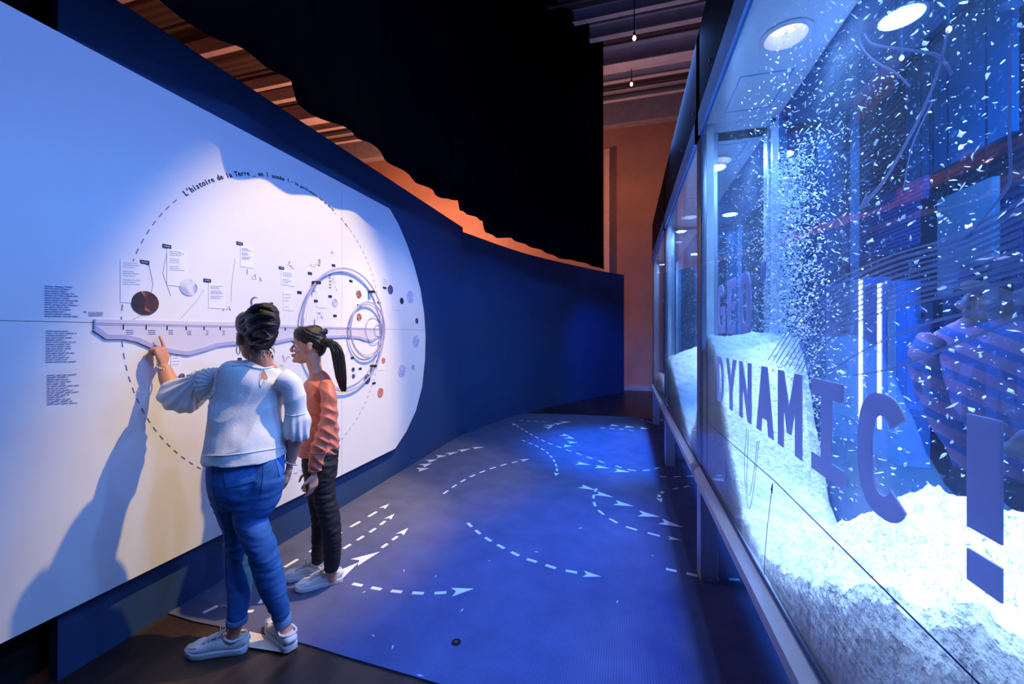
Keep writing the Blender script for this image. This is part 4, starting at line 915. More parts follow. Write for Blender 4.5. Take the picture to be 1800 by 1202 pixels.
def shoe(parent, heel, toe, w_=.090, hgt=.085, ankle_r=.040, colour=None, flat_top=False):
    """sneaker lying on the floor from heel to toe (world points)"""
    heel, toe = Vector(heel), Vector(toe); y = (toe-heel); L = y.length; y.normalize(); x = Vector((y.y, -y.x, 0)); o = Vector((heel.x, heel.y, heel.z))
    q = lambda a, b, c: o+x*a+y*b+UP*c
    hw = lambda t: w_/2*interp(t, [(0, .38), (.03, .62), (.12, .74), (.3, .74), (.5, .86), (.7, 1.0), (.85, .90), (.95, .62), (1, .36)])
    off = lambda t: .006*math.sin((t-.2)*3)
    N_ = 26; r = empty_part('sneaker', parent)
    # sole: outline swept up
    b = MB(); out_ = [(hw(k/N_)+off(k/N_), L*k/N_) for k in range(N_+1)]+[(-hw(k/N_)+off(k/N_), L*k/N_) for k in range(N_, -1, -1)]
    n = len(out_); lv = [(.0, .96), (.004, 1.0), (.022, 1.02), (.028, 1.0)]
    for z, s_ in lv:
        for a, c in out_: 
            lift = .014*max(0, (c/L-.78)/.22)**2
            b.v.append(q(a*s_, L/2+(c-L/2)*(.985+.015*s_), z+lift))
    for j in range(len(lv)-1):
        for k in range(n): b.f.append((j*n+k, j*n+(k+1) % n, (j+1)*n+(k+1) % n, (j+1)*n+k))
    b.f.append(tuple(range(n))[::-1]); b.f.append(tuple((len(lv)-1)*n+k for k in range(n)))
    b.build('sole', M_sole, r, smooth=True)
    # upper
    tp = [(.015, .055), (.06, hgt*.95), (.16, hgt*.84), (.28, hgt*.74), (.38, hgt*.90), (.46, hgt*.98), (.56, .074), (.68, .060), (.80, .053), (.90, .047), (.965, .040), (.99, .034)]
    b = MB(); b.loft([(q(off(t), L*t, (.018+h)/2), hw(t)*.97, (h-.018)/2, x) for t, h in tp], n=24, sub=4, ex=2.5)
    b.loft([(q(0, L*.20, .05), ankle_r*.9, ankle_r*1.05, x), (q(0, L*.20, hgt*.80), ankle_r*.95, ankle_r*1.2, x)], n=20, sub=3)
    b.build('upper', M_shoe, r, smooth=True, remesh=.0038, relax=3)
    b = MB(); cpt = []
    for k in range(25):
        t = 2*math.pi*k/24; cpt.append(q(ankle_r*1.02*math.cos(t), L*.20+ankle_r*1.36*math.sin(t), hgt*.86+.008*math.sin(t)+.014*max(0, -math.sin(t))))
    b.tube(cpt, .0055, 8, caps=False).build('collar', M_shoe, r, smooth=True)
    b = MB().loft([(q(0, L*.40, hgt*1.28), .020, .004, x), (q(0, L*.44, hgt*1.12), .022, .006, x), (q(0, L*.56, .078), .020, .005, x), (q(0, L*.66, .062), .016, .004, x)], n=12, sub=3); b.build('tongue', M_shoe, r, smooth=True)
    b = MB().loft([(q(off(.8), L*.775, .052), hw(.78)*.84, .0045, x), (q(off(.85), L*.86, .048), hw(.87)*.82, .0045, x), (q(off(.9), L*.93, .042), hw(.94)*.74, .004, x), (q(off(.95), L*.965, .036), hw(.97)*.5, .003, x)], n=14, sub=3); b.build('toe_cap', M_shoe, r, smooth=True)
    b = MB()
    for sx in (-1, 1):
        b2 = [q(sx*.022+off(t), L*t, interp(t, tp)+.001) for t in (.42, .50, .58, .66, .70)]; b.tube(b2, .0035, 6)
    b.build('eyestay', M_sole, r, smooth=True)
    for i, t in enumerate((.47, .53, .59, .65)):
        z = interp(t, [(.44, hgt*1.14), (.56, .083), (.66, .068)])
        MB().tube([q(-.024, L*t, z-.012), q(-.012, L*(t+.012), z+.001), q(.012, L*(t-.012)+.006, z+.001), q(.024, L*(t+.006), z-.012)], .0028, 6).build('lace', M_lace, r, smooth=True)
    for sx in (-1, 1):
        z = hgt*1.12; pts = [q(0, L*.46, z+.006)]+[q(sx*(.016+.016*math.sin(k/6*math.pi)), L*(.46+.05*math.sin(k/3*math.pi)*.6)+.012*k/6, z+.012-.016*k/6+.01*math.sin(k/6*math.pi)) for k in range(1, 7)]+[q(0, L*.46, z+.004)]
        MB().tube(pts, .0024, 6).build('lace', M_lace, r, smooth=True)
    MB().loft([(q(0, L*.045, .045), .014, .003, x), (q(0, L*.028, hgt*.9), .010, .003, x)], n=10, sub=2).build('heel_tab', M_sole, r, smooth=True)
    return r
def wrinkle(amp, sc, seed=0, fn=None, ridge=0):
    def f(co, n):
        v = Vector((co.x*sc[0]+seed, co.y*sc[1], co.z*sc[2])); a = noise.noise(v)
        if ridge: a = (1-abs(a)*2.2)*ridge+a*(1-ridge)
        return amp*(a+.5*noise.noise(v*2.1))*(fn(co) if fn else 1)
    return f
def cast(o, pxs, lift=.0015):
    """pixels -> points on the near side of object o"""
    me = o.data; bv = BVHTree.FromPolygons([v.co+wl(o) for v in me.vertices], [tuple(p.vertices) for p in me.polygons]); C0 = Vector((0, 0, EYE)); r = []
    for px, py in pxs:
        d = (P(px, py, 1)-C0).normalized(); h = bv.ray_cast(C0, d)
        r.append((h[0]+(h[1] if h[1].dot(d) < 0 else -h[1])*lift, h[1] if h[1].dot(d) < 0 else -h[1]) if h[0] else None)
    return r
def seam(o, name, pxs, r, m, parent=None):
    fine = []
    for a, b_ in zip(pxs, pxs[1:]):
        for k in range(6): fine.append((a[0]+(b_[0]-a[0])*k/6, a[1]+(b_[1]-a[1])*k/6))
    fine.append(pxs[-1]); h = [q[0] for q in cast(o, fine, r*.5) if q]
    if len(h) > 2: return MB().tube(h, r, 5).build(name, m, parent or o, smooth=True)
def patch(o, name, quad, m, lift=.003, n=9, parent=None):
    """cloth patch lying on o; quad = 4 pixel corners"""
    (a, b_, c, d) = [Vector(q) for q in quad]; g = []
    for i in range(n+1):
        for j in range(n+1):
            s, t = i/n, j/n; g.append(tuple(a*(1-s)*(1-t)+b_*s*(1-t)+c*s*t+d*(1-s)*t))
    h = cast(o, g, lift); mb = MB(); W_ = n+1
    if any(x is None for x in h): h = [x or next(y for y in h if y) for x in h]
    mb.v = [x[0] for x in h]+[x[0]-x[1]*(lift+.001) for x in h]; K = len(h)
    for i in range(n):
        for j in range(n): q = (i*W_+j, i*W_+j+1, (i+1)*W_+j+1, (i+1)*W_+j); mb.f.append(q); mb.f.append(tuple(K+k for k in q[::-1]))
    rim = [j for j in range(W_)]+[i*W_+n for i in range(1, W_)]+[n*W_+j for j in range(n-1, -1, -1)]+[i*W_ for i in range(n-1, 0, -1)]
    for k in range(len(rim)):
        a_, c_ = rim[k], rim[(k+1) % len(rim)]; z_ = len(mb.v); mb.v += [mb.v[a_].copy(), mb.v[K+a_].copy(), mb.v[K+c_].copy(), mb.v[c_].copy()]; mb.f.append((z_, z_+1, z_+2, z_+3))
    return mb.build(name, m, parent or o, shade=True)
# ---------------------------------------------------------------- woman
f = Fig(1.93, 440)
wr_ = f.pt(440, 1150); woman = empty('person', (f.pt(450, 800).x, f.pt(450, 800).y, 0), 'woman seen from behind in white ruffled blouse and jeans pointing at the board', 'person')
hfw = Vector((math.sin(-71*D2R), math.cos(-71*D2R), 0))
TORSO = [(432, 803, 0, 77, .95), (433, 770, 0, 73, .86), (433, 740, 0, 67, .72), (435, 710, 0, 65, .64), (440, 690, 0, 66, .60), (447, 670, 0, 68, .56), (452, 656, 0, 66, .50), (457, 645, 0, 46, .52), (460, 637, 0, 25, .75)]
HIPS = [(433, 780, 0, 67, .72), (434, 805, 0, 69, .80), (434, 835, -.01, 69, .86), (436, 862, -.01, 64, .84), (437, 885, -.01, 50, .8)]
RLEG = [(466, 835, -.015, 38, 1.15), (460, 862, -.02, 39, 1.1), (449, 885, -.035, 38, 1.05), (440, 908, -.045, 31, 1.1), (449, 935, -.05, 28, 1.1), (461, 965, -.05, 26.5, 1.1), (469, 995, -.04, 26.5, 1.05), (478, 1028, -.02, 25, 1.05), (488, 1058, .0, 19.5, 1.0), (497, 1088, .02, 14.5, 1.0)]
LLEG = [(404, 835, .0, 38, 1.15), (407, 870, .02, 37, 1.1), (411, 905, .04, 28, 1.1), (417, 930, .05, 24, 1.1), (418, 966, .05, 24.5, 1.1), (420, 1005, .03, 25, 1.05), (421, 1040, .0, 22, 1.05), (419, 1065, -.02, 19.5, 1.0), (417, 1090, -.03, 17.5, 1.0)]
B = MB()
B.loft([f.v(a, b, c, d*.84, e*.92) for a, b, c, d, e in TORSO[:-1]]+[f.v(461, 632, 0, 19, .9)])
B.loft([f.v(a, b, c, d*.86, e*.94) for a, b, c, d, e in HIPS])
B.loft([f.v(a, b, c, d*.84, e*.94) for a, b, c, d, e in RLEG]+[f.v(500, 1098, .022, 12.5, 1.0), f.v(503, 1110, .012, 11.5, 1.0), f.v(504, 1124, .008, 11, 1.0)])
B.loft([f.v(a, b, c, d*.84, e*.94) for a, b, c, d, e in LLEG]+[f.v(414, 1100, -.025, 13, 1.0), f.v(411, 1112, -.018, 12, 1.0), f.v(409, 1124, -.016, 11, 1.0)])
B.loft([f.v(464, 660, .01, 19, .9), f.v(462, 645, .0, 20, .9), f.v(459, 628, -.01, 18.5, .95), f.v(454, 610, -.01, 19, 1.0), f.v(450, 590, -.01, 20, 1.0)], n=20)
# left arm (raised, pointing)
B.loft([f.h(405, 668, .0, 17), f.h(376, 672, .0, 17), f.h(345, 682, .015, 15.5), f.h(318, 694, .03, 14.5), f.h(304, 696, .04, 13)], n=18)
B.loft([f.v(308, 700, .04, 12, 1.0), f.v(303, 685, .05, 14.5, 1.0), f.v(296, 668, .065, 15, .95), f.v(291, 654, .075, 13, .9), f.v(288, 643, .08, 10.5, .85)], n=16)
hw_ = f.pt(287, 641, .082)
hand(B, hw_, UP*1.0-f.Rh*.10+Vector((-.10, 0, 0)), Vector((-1, -.35, 0)), f.Rh*1.0+f.Fh*.1, (.10, 1.32, 1.38, 1.4), thumb=.95, L=.165, wrist_r=.023)
# right arm (hanging)
B.loft([f.v(498, 668, .01, 17, 1.0), f.v(516, 685, .03, 16, 1.0), f.v(521, 715, .045, 15, 1.0), f.v(522, 745, .06, 14, 1.0), f.v(518, 770, .07, 14, .95), f.v(514, 795, .08, 12, .9), f.v(510, 814, .085, 9.5, .8)], n=18)
hand(B, f.pt(509, 818, .088), -UP*1.0-f.Rh*.16+f.Fh*.1, -f.Rh*.9+f.Fh*.35, f.Fh*.9+f.Rh*.3, (.25, .3, .35, .4), thumb=.3, L=.165)
horg = P(447, 631, 1.93); horg = horg-hfw*.012
qh = head(B, horg, hfw, .222)
body = B.build('body', M_skin, woman, smooth=True, remesh=.0042, relax=2)
eyes(qh, body, .98)
# hair: cap + twisted bun
rt = hfw.cross(UP)
B = MB()
caps = [(.052, .046, -.030, -.062), (.075, .056, -.034, -.086), (.10, .061, -.034, -.100), (.125, .074, -.014, -.108), (.15, .080, .050, -.110), (.175, .080, .090, -.108), (.20, .071, .078, -.098), (.220, .054, .048, -.074), (.232, .026, .008, -.035)]
B.loft([(horg+UP*z+hfw*((yf+yb)/2), hw*1.02, (yf-yb)/2, rt) for z, hw, yf, yb in caps], n=30, sub=4)
bc = P(462, 566, 1.845); M3_ = Matrix((f.Rh, f.Fh, UP)).transposed()
B.ball(bc, (.070, .060, .074), M3_, n=24); B.ball(P(467, 553, 1.865), (.056, .055, .056), M3_, n=20); B.ball(P(455, 592, 1.865), (.056, .045, .040), M3_, n=20)
for k, (x0, y0, x1, y1, bow, rr) in enumerate(((428, 556, 482, 548, -14, .015), (426, 574, 486, 560, -12, .016), (430, 590, 487, 572, -8, .016), (438, 604, 484, 590, 4, .015), (446, 592, 478, 598, -12, .012))):
    pts = []
    for i in range(13):
        t = i/12; px_, py_ = x0+(x1-x0)*t, y0+(y1-y0)*t+bow*math.sin(math.pi*t); pts.append(P(px_, py_, 1.845-.060*math.sin(math.pi*min(max(.12+t*.76, 0), 1))**.6+.006))
    B.tube(pts, [rr*(.3+.7*math.sin(math.pi*(i+.8)/13.6)) for i in range(13)], 10)
hr = B.build('hair', M_hair, woman, smooth=True, remesh=.0042, relax=3, disp=lambda co, n: .0012*math.sin((co.z*1.2+co.x*.5-co.y*.3)*330+5*noise.noise(co*12))+.002*noise.noise(co*26))
b = MB(); rnd = random.Random(5)
for k in range(26):
    p = horg+rt*rnd.uniform(-.055, .055)+UP*rnd.uniform(.030, .070)-hfw*(.060+.01*rnd.random())
    pts = [p+hfw*.02, p-UP*.012-hfw*.006, p-UP*(.022+.02*rnd.random())+rt*rnd.uniform(-.01, .01)-hfw*.004]
    b.tube(pts, [.0016, .0012, .0004], 5)
b.build('loose_strand', M_hair, hr, kind='stuff')
# earrings + bracelets
for k in (-1,):
    e0 = qh(k*.076, -.004, .066); b = MB(); b.tube([e0+UP*(-.020+.02*math.cos(i/16*2*math.pi))+hfw*(.018*math.sin(i/16*2*math.pi)) for i in range(17)], .0022, 6, caps=False); b.build('hoop_earring', M_silver, woman, smooth=True)
def bangle(c, ax, r, n=22, th=.004, beads=True):
    ax = Vector(ax).normalized(); e1 = ax.orthogonal().normalized(); e2 = ax.cross(e1); b = MB()
    for k in range(n): t = 2*math.pi*k/n; b.ball(c+(e1*math.cos(t)+e2*math.sin(t))*r, (th, th, th), n=8)
    b.tube([c+(e1*math.cos(2*math.pi*k/24)+e2*math.sin(2*math.pi*k/24))*r for k in range(25)], th*.5, 6, caps=False)
    return b
bangle(f.pt(289, 646, .08), UP+f.Rh*.35-f.Fh*.2, .030).build('bead_bracelet', M_silver, woman, smooth=True)
bangle(f.pt(511, 813, .085), UP*.9+f.Rh*.4, .029, th=.005).build('bead_bracelet', M_silver, woman, smooth=True)
# jeans
B = MB(); B.loft([f.v(a, b, c, d, e) for a, b, c, d, e in HIPS]); B.loft([f.v(*q) for q in RLEG]); B.loft([f.v(*q) for q in LLEG])
B.ball(f.pt(404, 834, -.045), (.080, .085, .110)); B.ball(f.pt(464, 838, -.030), (.078, .080, .110))
def jw(co):
    z = co.z; return .35+1.0*math.exp(-((z-.50)/.10)**2)+.9*math.exp(-((z-.12)/.10)**2)+.6*math.exp(-((z-.74)/.07)**2)
jeans = B.build('jeans', M_jeans, woman, smooth=True, remesh=.0052, relax=14, disp=wrinkle(.006, (9, 9, 26), 3, jw, .6))
for pl, c0, c1 in ((LLEG, (417, 1084, -.03, 19.5, 1.0), (416, 1096, -.032, 19, 1.0)), (RLEG, (495, 1082, .018, 16.5, 1.0), (499, 1096, .022, 16, 1.0))):
    MB().loft([f.v(*c0), f.v((c0[0]+c1[0])/2, (c0[1]+c1[1])/2, c0[2], c0[3]*1.03, 1.0), f.v(*c1)], n=26, sub=3).build('rolled_cuff', M_cuff, jeans, smooth=True)
patch(jeans, 'back_pocket', [(388, 812), (446, 805), (450, 845), (398, 858)], M_pocket, .003)
patch(jeans, 'back_pocket', [(482, 800), (500, 797), (499, 828), (491, 838)], M_pocket, .003)
seam(jeans, 'stitching', [(389, 813), (445, 806)], .0012, M_stitch2); seam(jeans, 'stitching', [(446, 806), (450, 844), (425, 856), (398, 857), (389, 815)], .0010, M_stitch)
seam(jeans, 'stitching', [(483, 801), (491, 837), (498, 828)], .0010, M_stitch); seam(jeans, 'stitching', [(463, 800), (462, 835), (459, 862), (456, 880)], .0014, M_stitch)
seam(jeans, 'stitching', [(396, 930), (397, 1000), (402, 1080)], .0010, M_stitch); seam(jeans, 'stitching', [(374, 812), (373, 842), (381, 890), (396, 930)], .0010, M_stitch)
# blouse
B = MB(); B.loft([f.v(*q) for q in TORSO], n=30)
B.loft([f.h(410, 668, 0, 22), f.h(385, 671, .0, 25), f.h(366, 674, .005, 27.5), f.h(348, 680, .012, 27), f.h(336, 688, .018, 29), f.h(318, 695, .026, 30), f.h(302, 691, .04, 25), f.h(292, 686, .05, 17)], n=22)
B.loft([f.h(350, 684, .01, 22), f.h(330, 700, .015, 26), f.h(318, 703, .02, 22)], n=18)
B.loft([f.v(492, 664, .01, 24, .9), f.v(511, 676, .02, 22, 1.0), f.v(518, 700, .035, 21.5, 1.0), f.v(520, 722, .045, 22, 1.0), f.v(522, 740, .055, 26, 1.0), f.v(520, 756, .06, 27, 1.0), f.v(518, 768, .065, 23, 1.0)], n=22)
MbV = None
def bw(co):
    px, py, _ = proj(co); a = 0
    a += .0055*(1-abs(math.sin((px*.5+py*.9)*.045+3*noise.noise(co*5)))*1.6)*interp(py, [(650, .15), (690, .6), (740, 1), (800, 1)])*(1 if px > 345 else .3)     # diagonal drag folds
    a += .004*noise.noise(Vector((co.x*14, co.y*14, co.z*16)))
    if 340 < px < 384 and py < 715: a += .0030*math.sin(math.atan2(py-672, px-392)*34)*interp(px, [(340, .2), (362, 1), (384, .4)])     # gathered sleeve head
    if px < 346: a += .0035*math.sin(math.atan2(py-660, px-350)*22)
    if px > 492 and py > 722: a += .0045*math.sin((px+co.x*30)*.5)*interp(py, [(722, 0), (768, 1)])
    return a
blouse = B.build('blouse', M_blouse, woman, smooth=True, remesh=.0045, relax=16, disp=lambda co, n: bw(co))
# keyhole at the nape, button loop, hem and sleeve seams
kh = [(461, 646), (458, 655), (456, 668), (458, 679.5), (464, 674), (470, 665), (467, 656), (462, 647)]
hits = [q for q in cast(blouse, kh+[(462, 663)], .0012)]
b = MB(); c0 = hits[-1][0]; ring_ = [q[0] for q in hits[:-1]]
b.v = [c0]+ring_+[c0+f.Fh*.006]+[p+f.Fh*.006 for p in ring_]; n = len(ring_)
for k in range(n): b.f += [(0, 1+k, 1+(k+1) % n), (n+1, n+2+(k+1) % n, n+2+k), (1+k, n+2+k, n+2+(k+1) % n, 1+(k+1) % n)]
kp = b.build('keyhole', M_skin, blouse); kp['label'] = 'keyhole opening showing skin at the nape'
seam(blouse, 'piping', [(462, 646), (457, 658), (456, 670), (458, 680), (465, 673), (471, 665), (467, 656), (462, 646)], .0022, M_blouse)
seam(blouse, 'piping', [(408, 643), (430, 642), (447, 646), (461, 648), (478, 645), (497, 640)], .0035, M_blouse)
seam(blouse, 'sleeve_seam', [(375, 648), (379, 665), (377, 685), (372, 698)], .0025, M_blouse)
seam(blouse, 'sleeve_seam', [(340, 672), (345, 690), (352, 706)], .0022, M_blouse); seam(blouse, 'sleeve_seam', [(499, 728), (515, 731), (537, 727)], .0022, M_blouse)
seam(blouse, 'hem', [(356, 801), (400, 800), (440, 795), (490, 787), (503, 784)], .003, M_blouse)
# sneakers
l_heel, l_toe = onZ(436, 1141), onZ(327, 1153)
for p in (l_heel, l_toe): p.z = .0
shoe(woman, Vector((l_heel.x, l_heel.y, .0005)), Vector((l_toe.x, l_toe.y, .0005)), .096, .078, .034)
r_heel, r_toe = onZ(514, 1147), onZ(462, 1090)
dv = (r_toe-r_heel).normalized()*.265
shoe(woman, Vector((r_heel.x, r_heel.y, .009)), Vector((r_heel.x+dv.x, r_heel.y+dv.y, .009)), .096, .078, .034)
# ---------------------------------------------------------------- girl
g = Fig(2.38, 560)
girl = empty('person', (g.pt(560, 900).x, g.pt(560, 900).y, 0), 'girl with dark ponytail in rust long-sleeved top and black trousers looking left', 'person')
gfw = Vector((math.sin(-126*D2R), math.cos(-126*D2R), 0))
T2 = [(561, 797, 0, 36, 1.05), (561, 772, 0, 35.5, 1.05), (563, 742, 0, 32, 1.15), (562, 715, 0, 32, 1.25), (560, 692, 0, 31, 1.3), (560, 676, 0, 27, 1.35), (559, 664, 0, 20, 1.2), (556, 655, 0, 13, 1.0)]
HP2 = [(563, 785, 0, 33, 1.1), (563, 812, 0, 31.5, 1.15), (564, 838, 0, 28, 1.15), (564, 852, 0, 20, 1.1)]
NL = [(573, 812, -.05, 20, 1.2), (568, 850, -.06, 21, 1.15), (574, 888, -.06, 19.5, 1.1), (581, 920, -.06, 17.5, 1.1), (584, 950, -.05, 16, 1.1), (584, 975, -.03, 15, 1.05), (583, 998, -.005, 13, 1.0)]
FL = [(552, 812, .05, 21, 1.15), (555, 850, .06, 18, 1.1), (560, 890, .06, 16, 1.1), (562, 920, .06, 13.5, 1.1), (560, 955, .09, 12.5, 1.1), (559.5, 986, .125, 11.5, 1.0)]
AR = [(572, 674, -.10, 14, 1.0), (577, 692, -.135, 14.5, 1.0), (578, 720, -.15, 14, 1.0), (574, 750, -.16, 14.5, 1.0), (564, 780, -.17, 15, .95), (557, 805, -.17, 14.5, .9), (552.5, 829, -.165, 11.5, .85)]
ARf = [(560, 676, .10, 13, 1.0), (556, 695, .135, 13, 1.0), (553, 730, .14, 12, 1.0), (551, 765, .13, 11, 1.0), (548, 800, .12, 10, .9), (546, 822, .12, 8.5, .85)]
B = MB(); B.loft([g.v(a, b, c, d*.84, e*.95) for a, b, c, d, e in T2[:-1]]+[g.v(553, 650, 0, 11, 1.0)]); B.loft([g.v(a, b, c, d*.86, e*.95) for a, b, c, d, e in HP2])
B.loft([g.v(a, b, c, d*.82, e*.95) for a, b, c, d, e in NL]+[g.v(584, 1007, .015, 9, 1.0), g.v(585, 1018, .025, 8.5, 1.0)]); B.loft([g.v(a, b, c, d*.82, e*.95) for a, b, c, d, e in FL]+[g.v(560, 994, .14, 9, 1.0), g.v(561, 1004, .15, 8.5, 1.0)])
B.loft([g.v(559, 668, 0, 12, 1.1), g.v(556, 655, 0, 12, 1.1), g.v(552, 640, 0, 13, 1.0), g.v(550, 622, 0, 14, 1.0)], n=20)
B.loft([g.v(a, b, c, d*.72, e) for a, b, c, d, e in AR], n=16); B.loft([g.v(a, b, c, d*.72, e) for a, b, c, d, e in ARf], n=16)
hand(B, g.pt(552, 832, -.165), -UP-g.Rh*.05, g.Fh*.55-g.Rh*.55, -g.Rh*.7-g.Fh*.5, (.32, .36, .4, .45), thumb=.5, L=.150, wrist_r=.020)
hand(B, g.pt(545.5, 825, .12), -UP-g.Rh*.05, -g.Fh*.7-g.Rh*.4, -g.Rh*.8+g.Fh*.2, (.3, .36, .4, .45), thumb=.5, L=.150, wrist_r=.020)
gorg = P(544, 637, 2.38)
qg = head(B, gorg, gfw, .212, .97)
gbody = B.build('body', M_skin2, girl, smooth=True, remesh=.0042, relax=2)
eyes(qg, gbody, .94)
grt = gfw.cross(UP); B = MB(); k = .212/.225
caps = [(.040, .040, -.060, -.070), (.062, .056, -.050, -.088), (.085, .069, -.040, -.098), (.11, .0755, -.022, -.106), (.135, .079, .020, -.110), (.155, .081, .066, -.111), (.178, .080, .090, -.108), (.203, .070, .074, -.096), (.222, .050, .042, -.070), (.234, .022, .004, -.030)]
B.loft([(gorg+UP*z*k+gfw*((yf+yb)/2*k), hw*k*1.02, (yf-yb)/2*k, grt) for z, hw, yf, yb in caps], n=30, sub=4)
B.ball(P(573, 602, 2.36), (.034, .034, .026)); B.ball(P(562, 604, 2.37), (.05, .05, .04))
ghair = B.build('hair', M_hair2, girl, smooth=True, remesh=.0042, relax=3, disp=lambda co, n: .0012*math.sin((co.z*.8+co.x*.6)*420+3*noise.noise(co*12)))
pony = [(578, 604, -.03, 7), (586, 605, -.035, 10), (593, 618, -.035, 13), (597, 638, -.03, 13.5), (600, 660, -.03, 12), (603, 676, -.03, 8.5), (605, 686, -.03, 4)]
rnd = random.Random(9); B = MB()
B.loft([g.v(a, b, c, d*.8, .9) for a, b, c, d in pony], n=18)
for s_ in range(34):
    ox, oy = rnd.uniform(-1, 1), rnd.uniform(-1, 1); e_ = rnd.uniform(-.4, 1); pts = []
    for i, (a, b_, c, d) in enumerate(pony):
        a_ = ox*d*.78; pts.append(P(a+a_+(rnd.uniform(-1, 3) if i == 6 else 0), b_+e_*i*.9, 2.38+c+oy*d*.0026))
    B.tube(catm3(pts) if False else pts, [.004, .0048, .0052, .005, .0044, .003, .0008], 6)
pt_ = B.build('ponytail', M_hair2, ghair, smooth=True, remesh=.0036, relax=1)
MB().loft([g.v(577, 603, -.03, 8.5, 1), g.v(582, 603.5, -.032, 9, 1)], n=16).build('hair_tie', M_pants, ghair, smooth=True)
# trousers + top
B = MB(); B.loft([g.v(*q) for q in HP2]); B.loft([g.v(*q) for q in NL]); B.loft([g.v(*q) for q in FL])
tr = B.build('trousers', M_pants, girl, smooth=True, remesh=.005, relax=3, disp=wrinkle(.006, (10, 10, 30), 5, None, .6))
B = MB(); B.loft([g.v(*q) for q in T2], n=30); B.loft([g.v(*q) for q in AR], n=20); B.loft([g.v(*q) for q in ARf], n=18)
def gw(co):
    px, py, _ = proj(co); a = .0042*noise.noise(Vector((co.x*20, co.y*20, co.z*14)))
    a += .006*(1-abs(math.sin(py*.16-px*.09+3*noise.noise(co*7)))*1.7)*interp(py, [(660, .2), (700, .6), (740, 1), (760, 1), (820, .9)])*(1 if px > 548 else .35)
    return a
top_ = B.build('long_sleeved_top', M_rust, girl, smooth=True, remesh=.0042, relax=7, disp=lambda co, n: gw(co))
seam(top_, 'sleeve_cuff', [(541, 826), (548, 829), (556, 829), (563, 826)], .003, M_rust); seam(top_, 'hem', [(527, 790), (538, 796), (560, 798), (585, 792), (596, 783)], .0025, M_rust)
seam(top_, 'neckline', [(545, 655), (553, 658), (566, 653)], .003, M_rust)
h_, t_ = onZ(602, 1019, CZ), onZ(514, 1043, CZ); d_ = (t_-h_).normalized()*.255
shoe(girl, Vector((h_.x, h_.y, CZ+.0015)), Vector((h_.x+d_.x, h_.y+d_.y, CZ+.0015)), .086, .074, .031)
h_, t_ = onZ(574, 1005, CZ), onZ(503, 1022, CZ); d_ = (t_-h_).normalized()*.245
shoe(girl, Vector((h_.x, h_.y, CZ+.0015)), Vector((h_.x+d_.x, h_.y+d_.y, CZ+.0015)), .084, .074, .031)
# ---------------------------------------------------------------- visitor behind the glass
s = Fig(1.36, 1745)
vis = empty('person', (s.pt(1745, 800).x, s.pt(1745, 800).y, 0), 'visitor in pink and blue striped top behind the snow case glass', 'person')
T3 = [(1800, 880, .02, 118, .8), (1790, 820, .02, 122, .8), (1775, 760, .01, 138, .75), (1762, 700, .0, 150, .7), (1752, 650, 0, 152, .65), (1746, 610, 0, 140, .6), (1742, 580, 0, 108, .55), (1742, 563, 0, 62, .6)]
B = MB(); B.loft([s.v(a, b, c, d*.84, e*.9) for a, b, c, d, e in T3[:-1]]+[s.v(1745, 555, 0, 42, .9)])
LZ = lambda z, ox, w_, r_: (Vector((s.pt(1790, 800).x, s.pt(1790, 800).y, z))+s.Rh*ox, w_, w_*r_, s.Rh)
B.loft([LZ(1.0, 0, .14, .8), LZ(.88, 0, .15, .85), LZ(.78, 0, .13, .8)])
for sx in (-1, 1): B.loft([LZ(.82, sx*.08, .075, 1.1), LZ(.5, sx*.085, .052, 1.1), LZ(.3, sx*.09, .05, 1.1), LZ(.1, sx*.095, .036, 1.1), LZ(.03, sx*.095, .036, 1.5)])
B.loft([s.v(1745, 585, 0, 36, .9), s.v(1745, 560, 0, 34, .9), s.v(1748, 535, 0, 36, .9)], n=18)
sfw = (-s.Fh*.75-s.Rh*.65).normalized(); so = P(1748, 574, 1.36)+sfw*.0
arml = [(1640, 598, -.01, 34, 1.0), (1622, 630, -.02, 30, 1.1), (1640, 690, -.04, 32, 1.1), (1672, 760, -.06, 30, 1.0), (1702, 815, -.08, 26, 1.0)]
B.loft([s.v(a, b, c, d*.75, e) for a, b, c, d, e in arml], n=16)
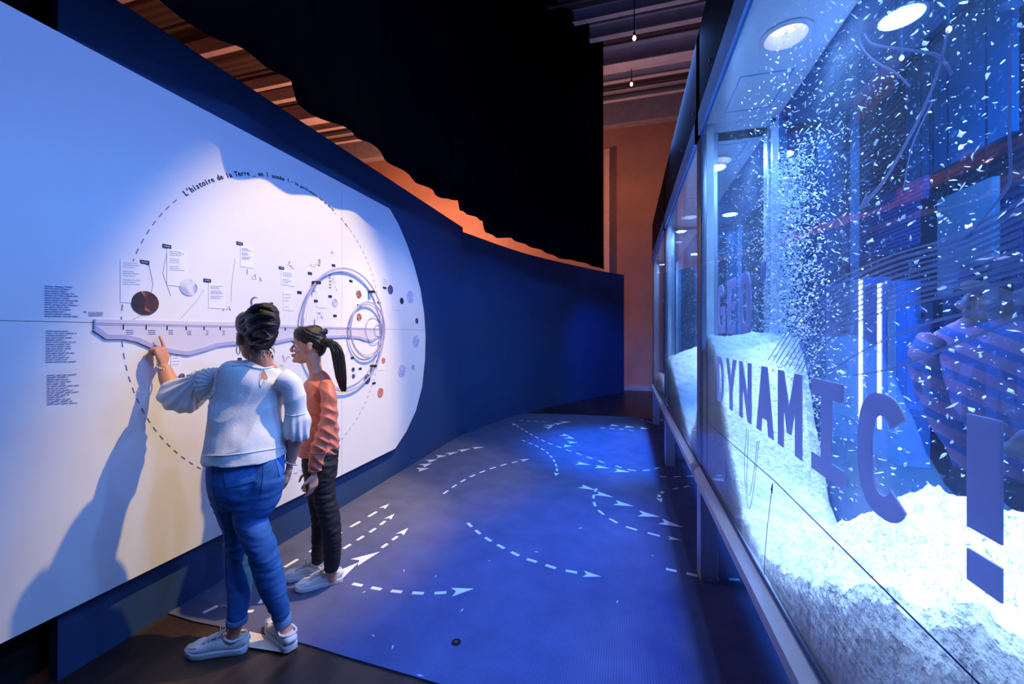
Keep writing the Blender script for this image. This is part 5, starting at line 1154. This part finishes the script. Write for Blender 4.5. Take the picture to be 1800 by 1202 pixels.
B.loft([s.v(1702, 815, -.08, 20, 1.0), s.v(1730, 800, -.12, 18, 1), s.v(1760, 790, -.15, 15, 1)], n=14)
hand(B, s.pt(1768, 788, -.155), s.Rh-s.Fh*.3+UP*.2, -s.Fh, UP, (.5, .6, .6, .6), L=.16)
qs = head(B, so, sfw, .222)
vb = B.build('body', M_skin2, vis, smooth=True, remesh=.006, relax=2); eyes(qs, vb, .98)
srt = sfw.cross(UP); B = MB()
B.loft([(so+UP*z+sfw*((yf+yb)/2), hw*1.03, (yf-yb)/2, srt) for z, hw, yf, yb in [(-.03, .07, -.055, -.10), (.04, .078, -.03, -.105)]+[(.10, .080, -.015, -.108), (.135, .082, .04, -.115), (.16, .083, .080, -.115), (.185, .08, .09, -.108), (.21, .065, .06, -.09), (.232, .03, .0, -.04)]], n=26, sub=4)
B.build('hair', M_hair2, vis, smooth=True, remesh=.006, relax=2)
M_stripe = ramp_mat('pink_blue_stripes', [(.30, (.10, .16, .42)), (.42, (.80, .26, .36)), (.9, (.80, .26, .36)), (1, (.80, .26, .36))], scale=5.2, rough=.8, kind='wave', detail=1, rot=(0, math.pi/2-.42, .3), distort=.5)
B = MB(); B.loft([s.v(*q) for q in T3], n=28); B.loft([s.v(*q) for q in arml], n=18)
B.build('striped_top', M_stripe, vis, smooth=True, remesh=.006, relax=3, disp=wrinkle(.008, (9, 9, 12), 8))
B = MB(); B.loft([LZ(1.02, 0, .155, .82), LZ(.88, 0, .165, .88), LZ(.76, 0, .15, .8)])
for sx in (-1, 1): B.loft([LZ(.84, sx*.08, .084, 1.1), LZ(.5, sx*.085, .062, 1.1), LZ(.3, sx*.09, .06, 1.1), LZ(.09, sx*.095, .048, 1.1)])
B.build('trousers', M_pants, vis, smooth=True, remesh=.007, relax=3)
for sx in (-1, 1):
    p = LZ(0, sx*.095, 0, 0)[0]; shoe(vis, Vector((p.x, p.y, .0))-(-s.Fh)*.07+Vector((0, 0, .001)), Vector((p.x, p.y, .0))+(-s.Fh)*.18+Vector((0, 0, .001)), .09, .075, .036)
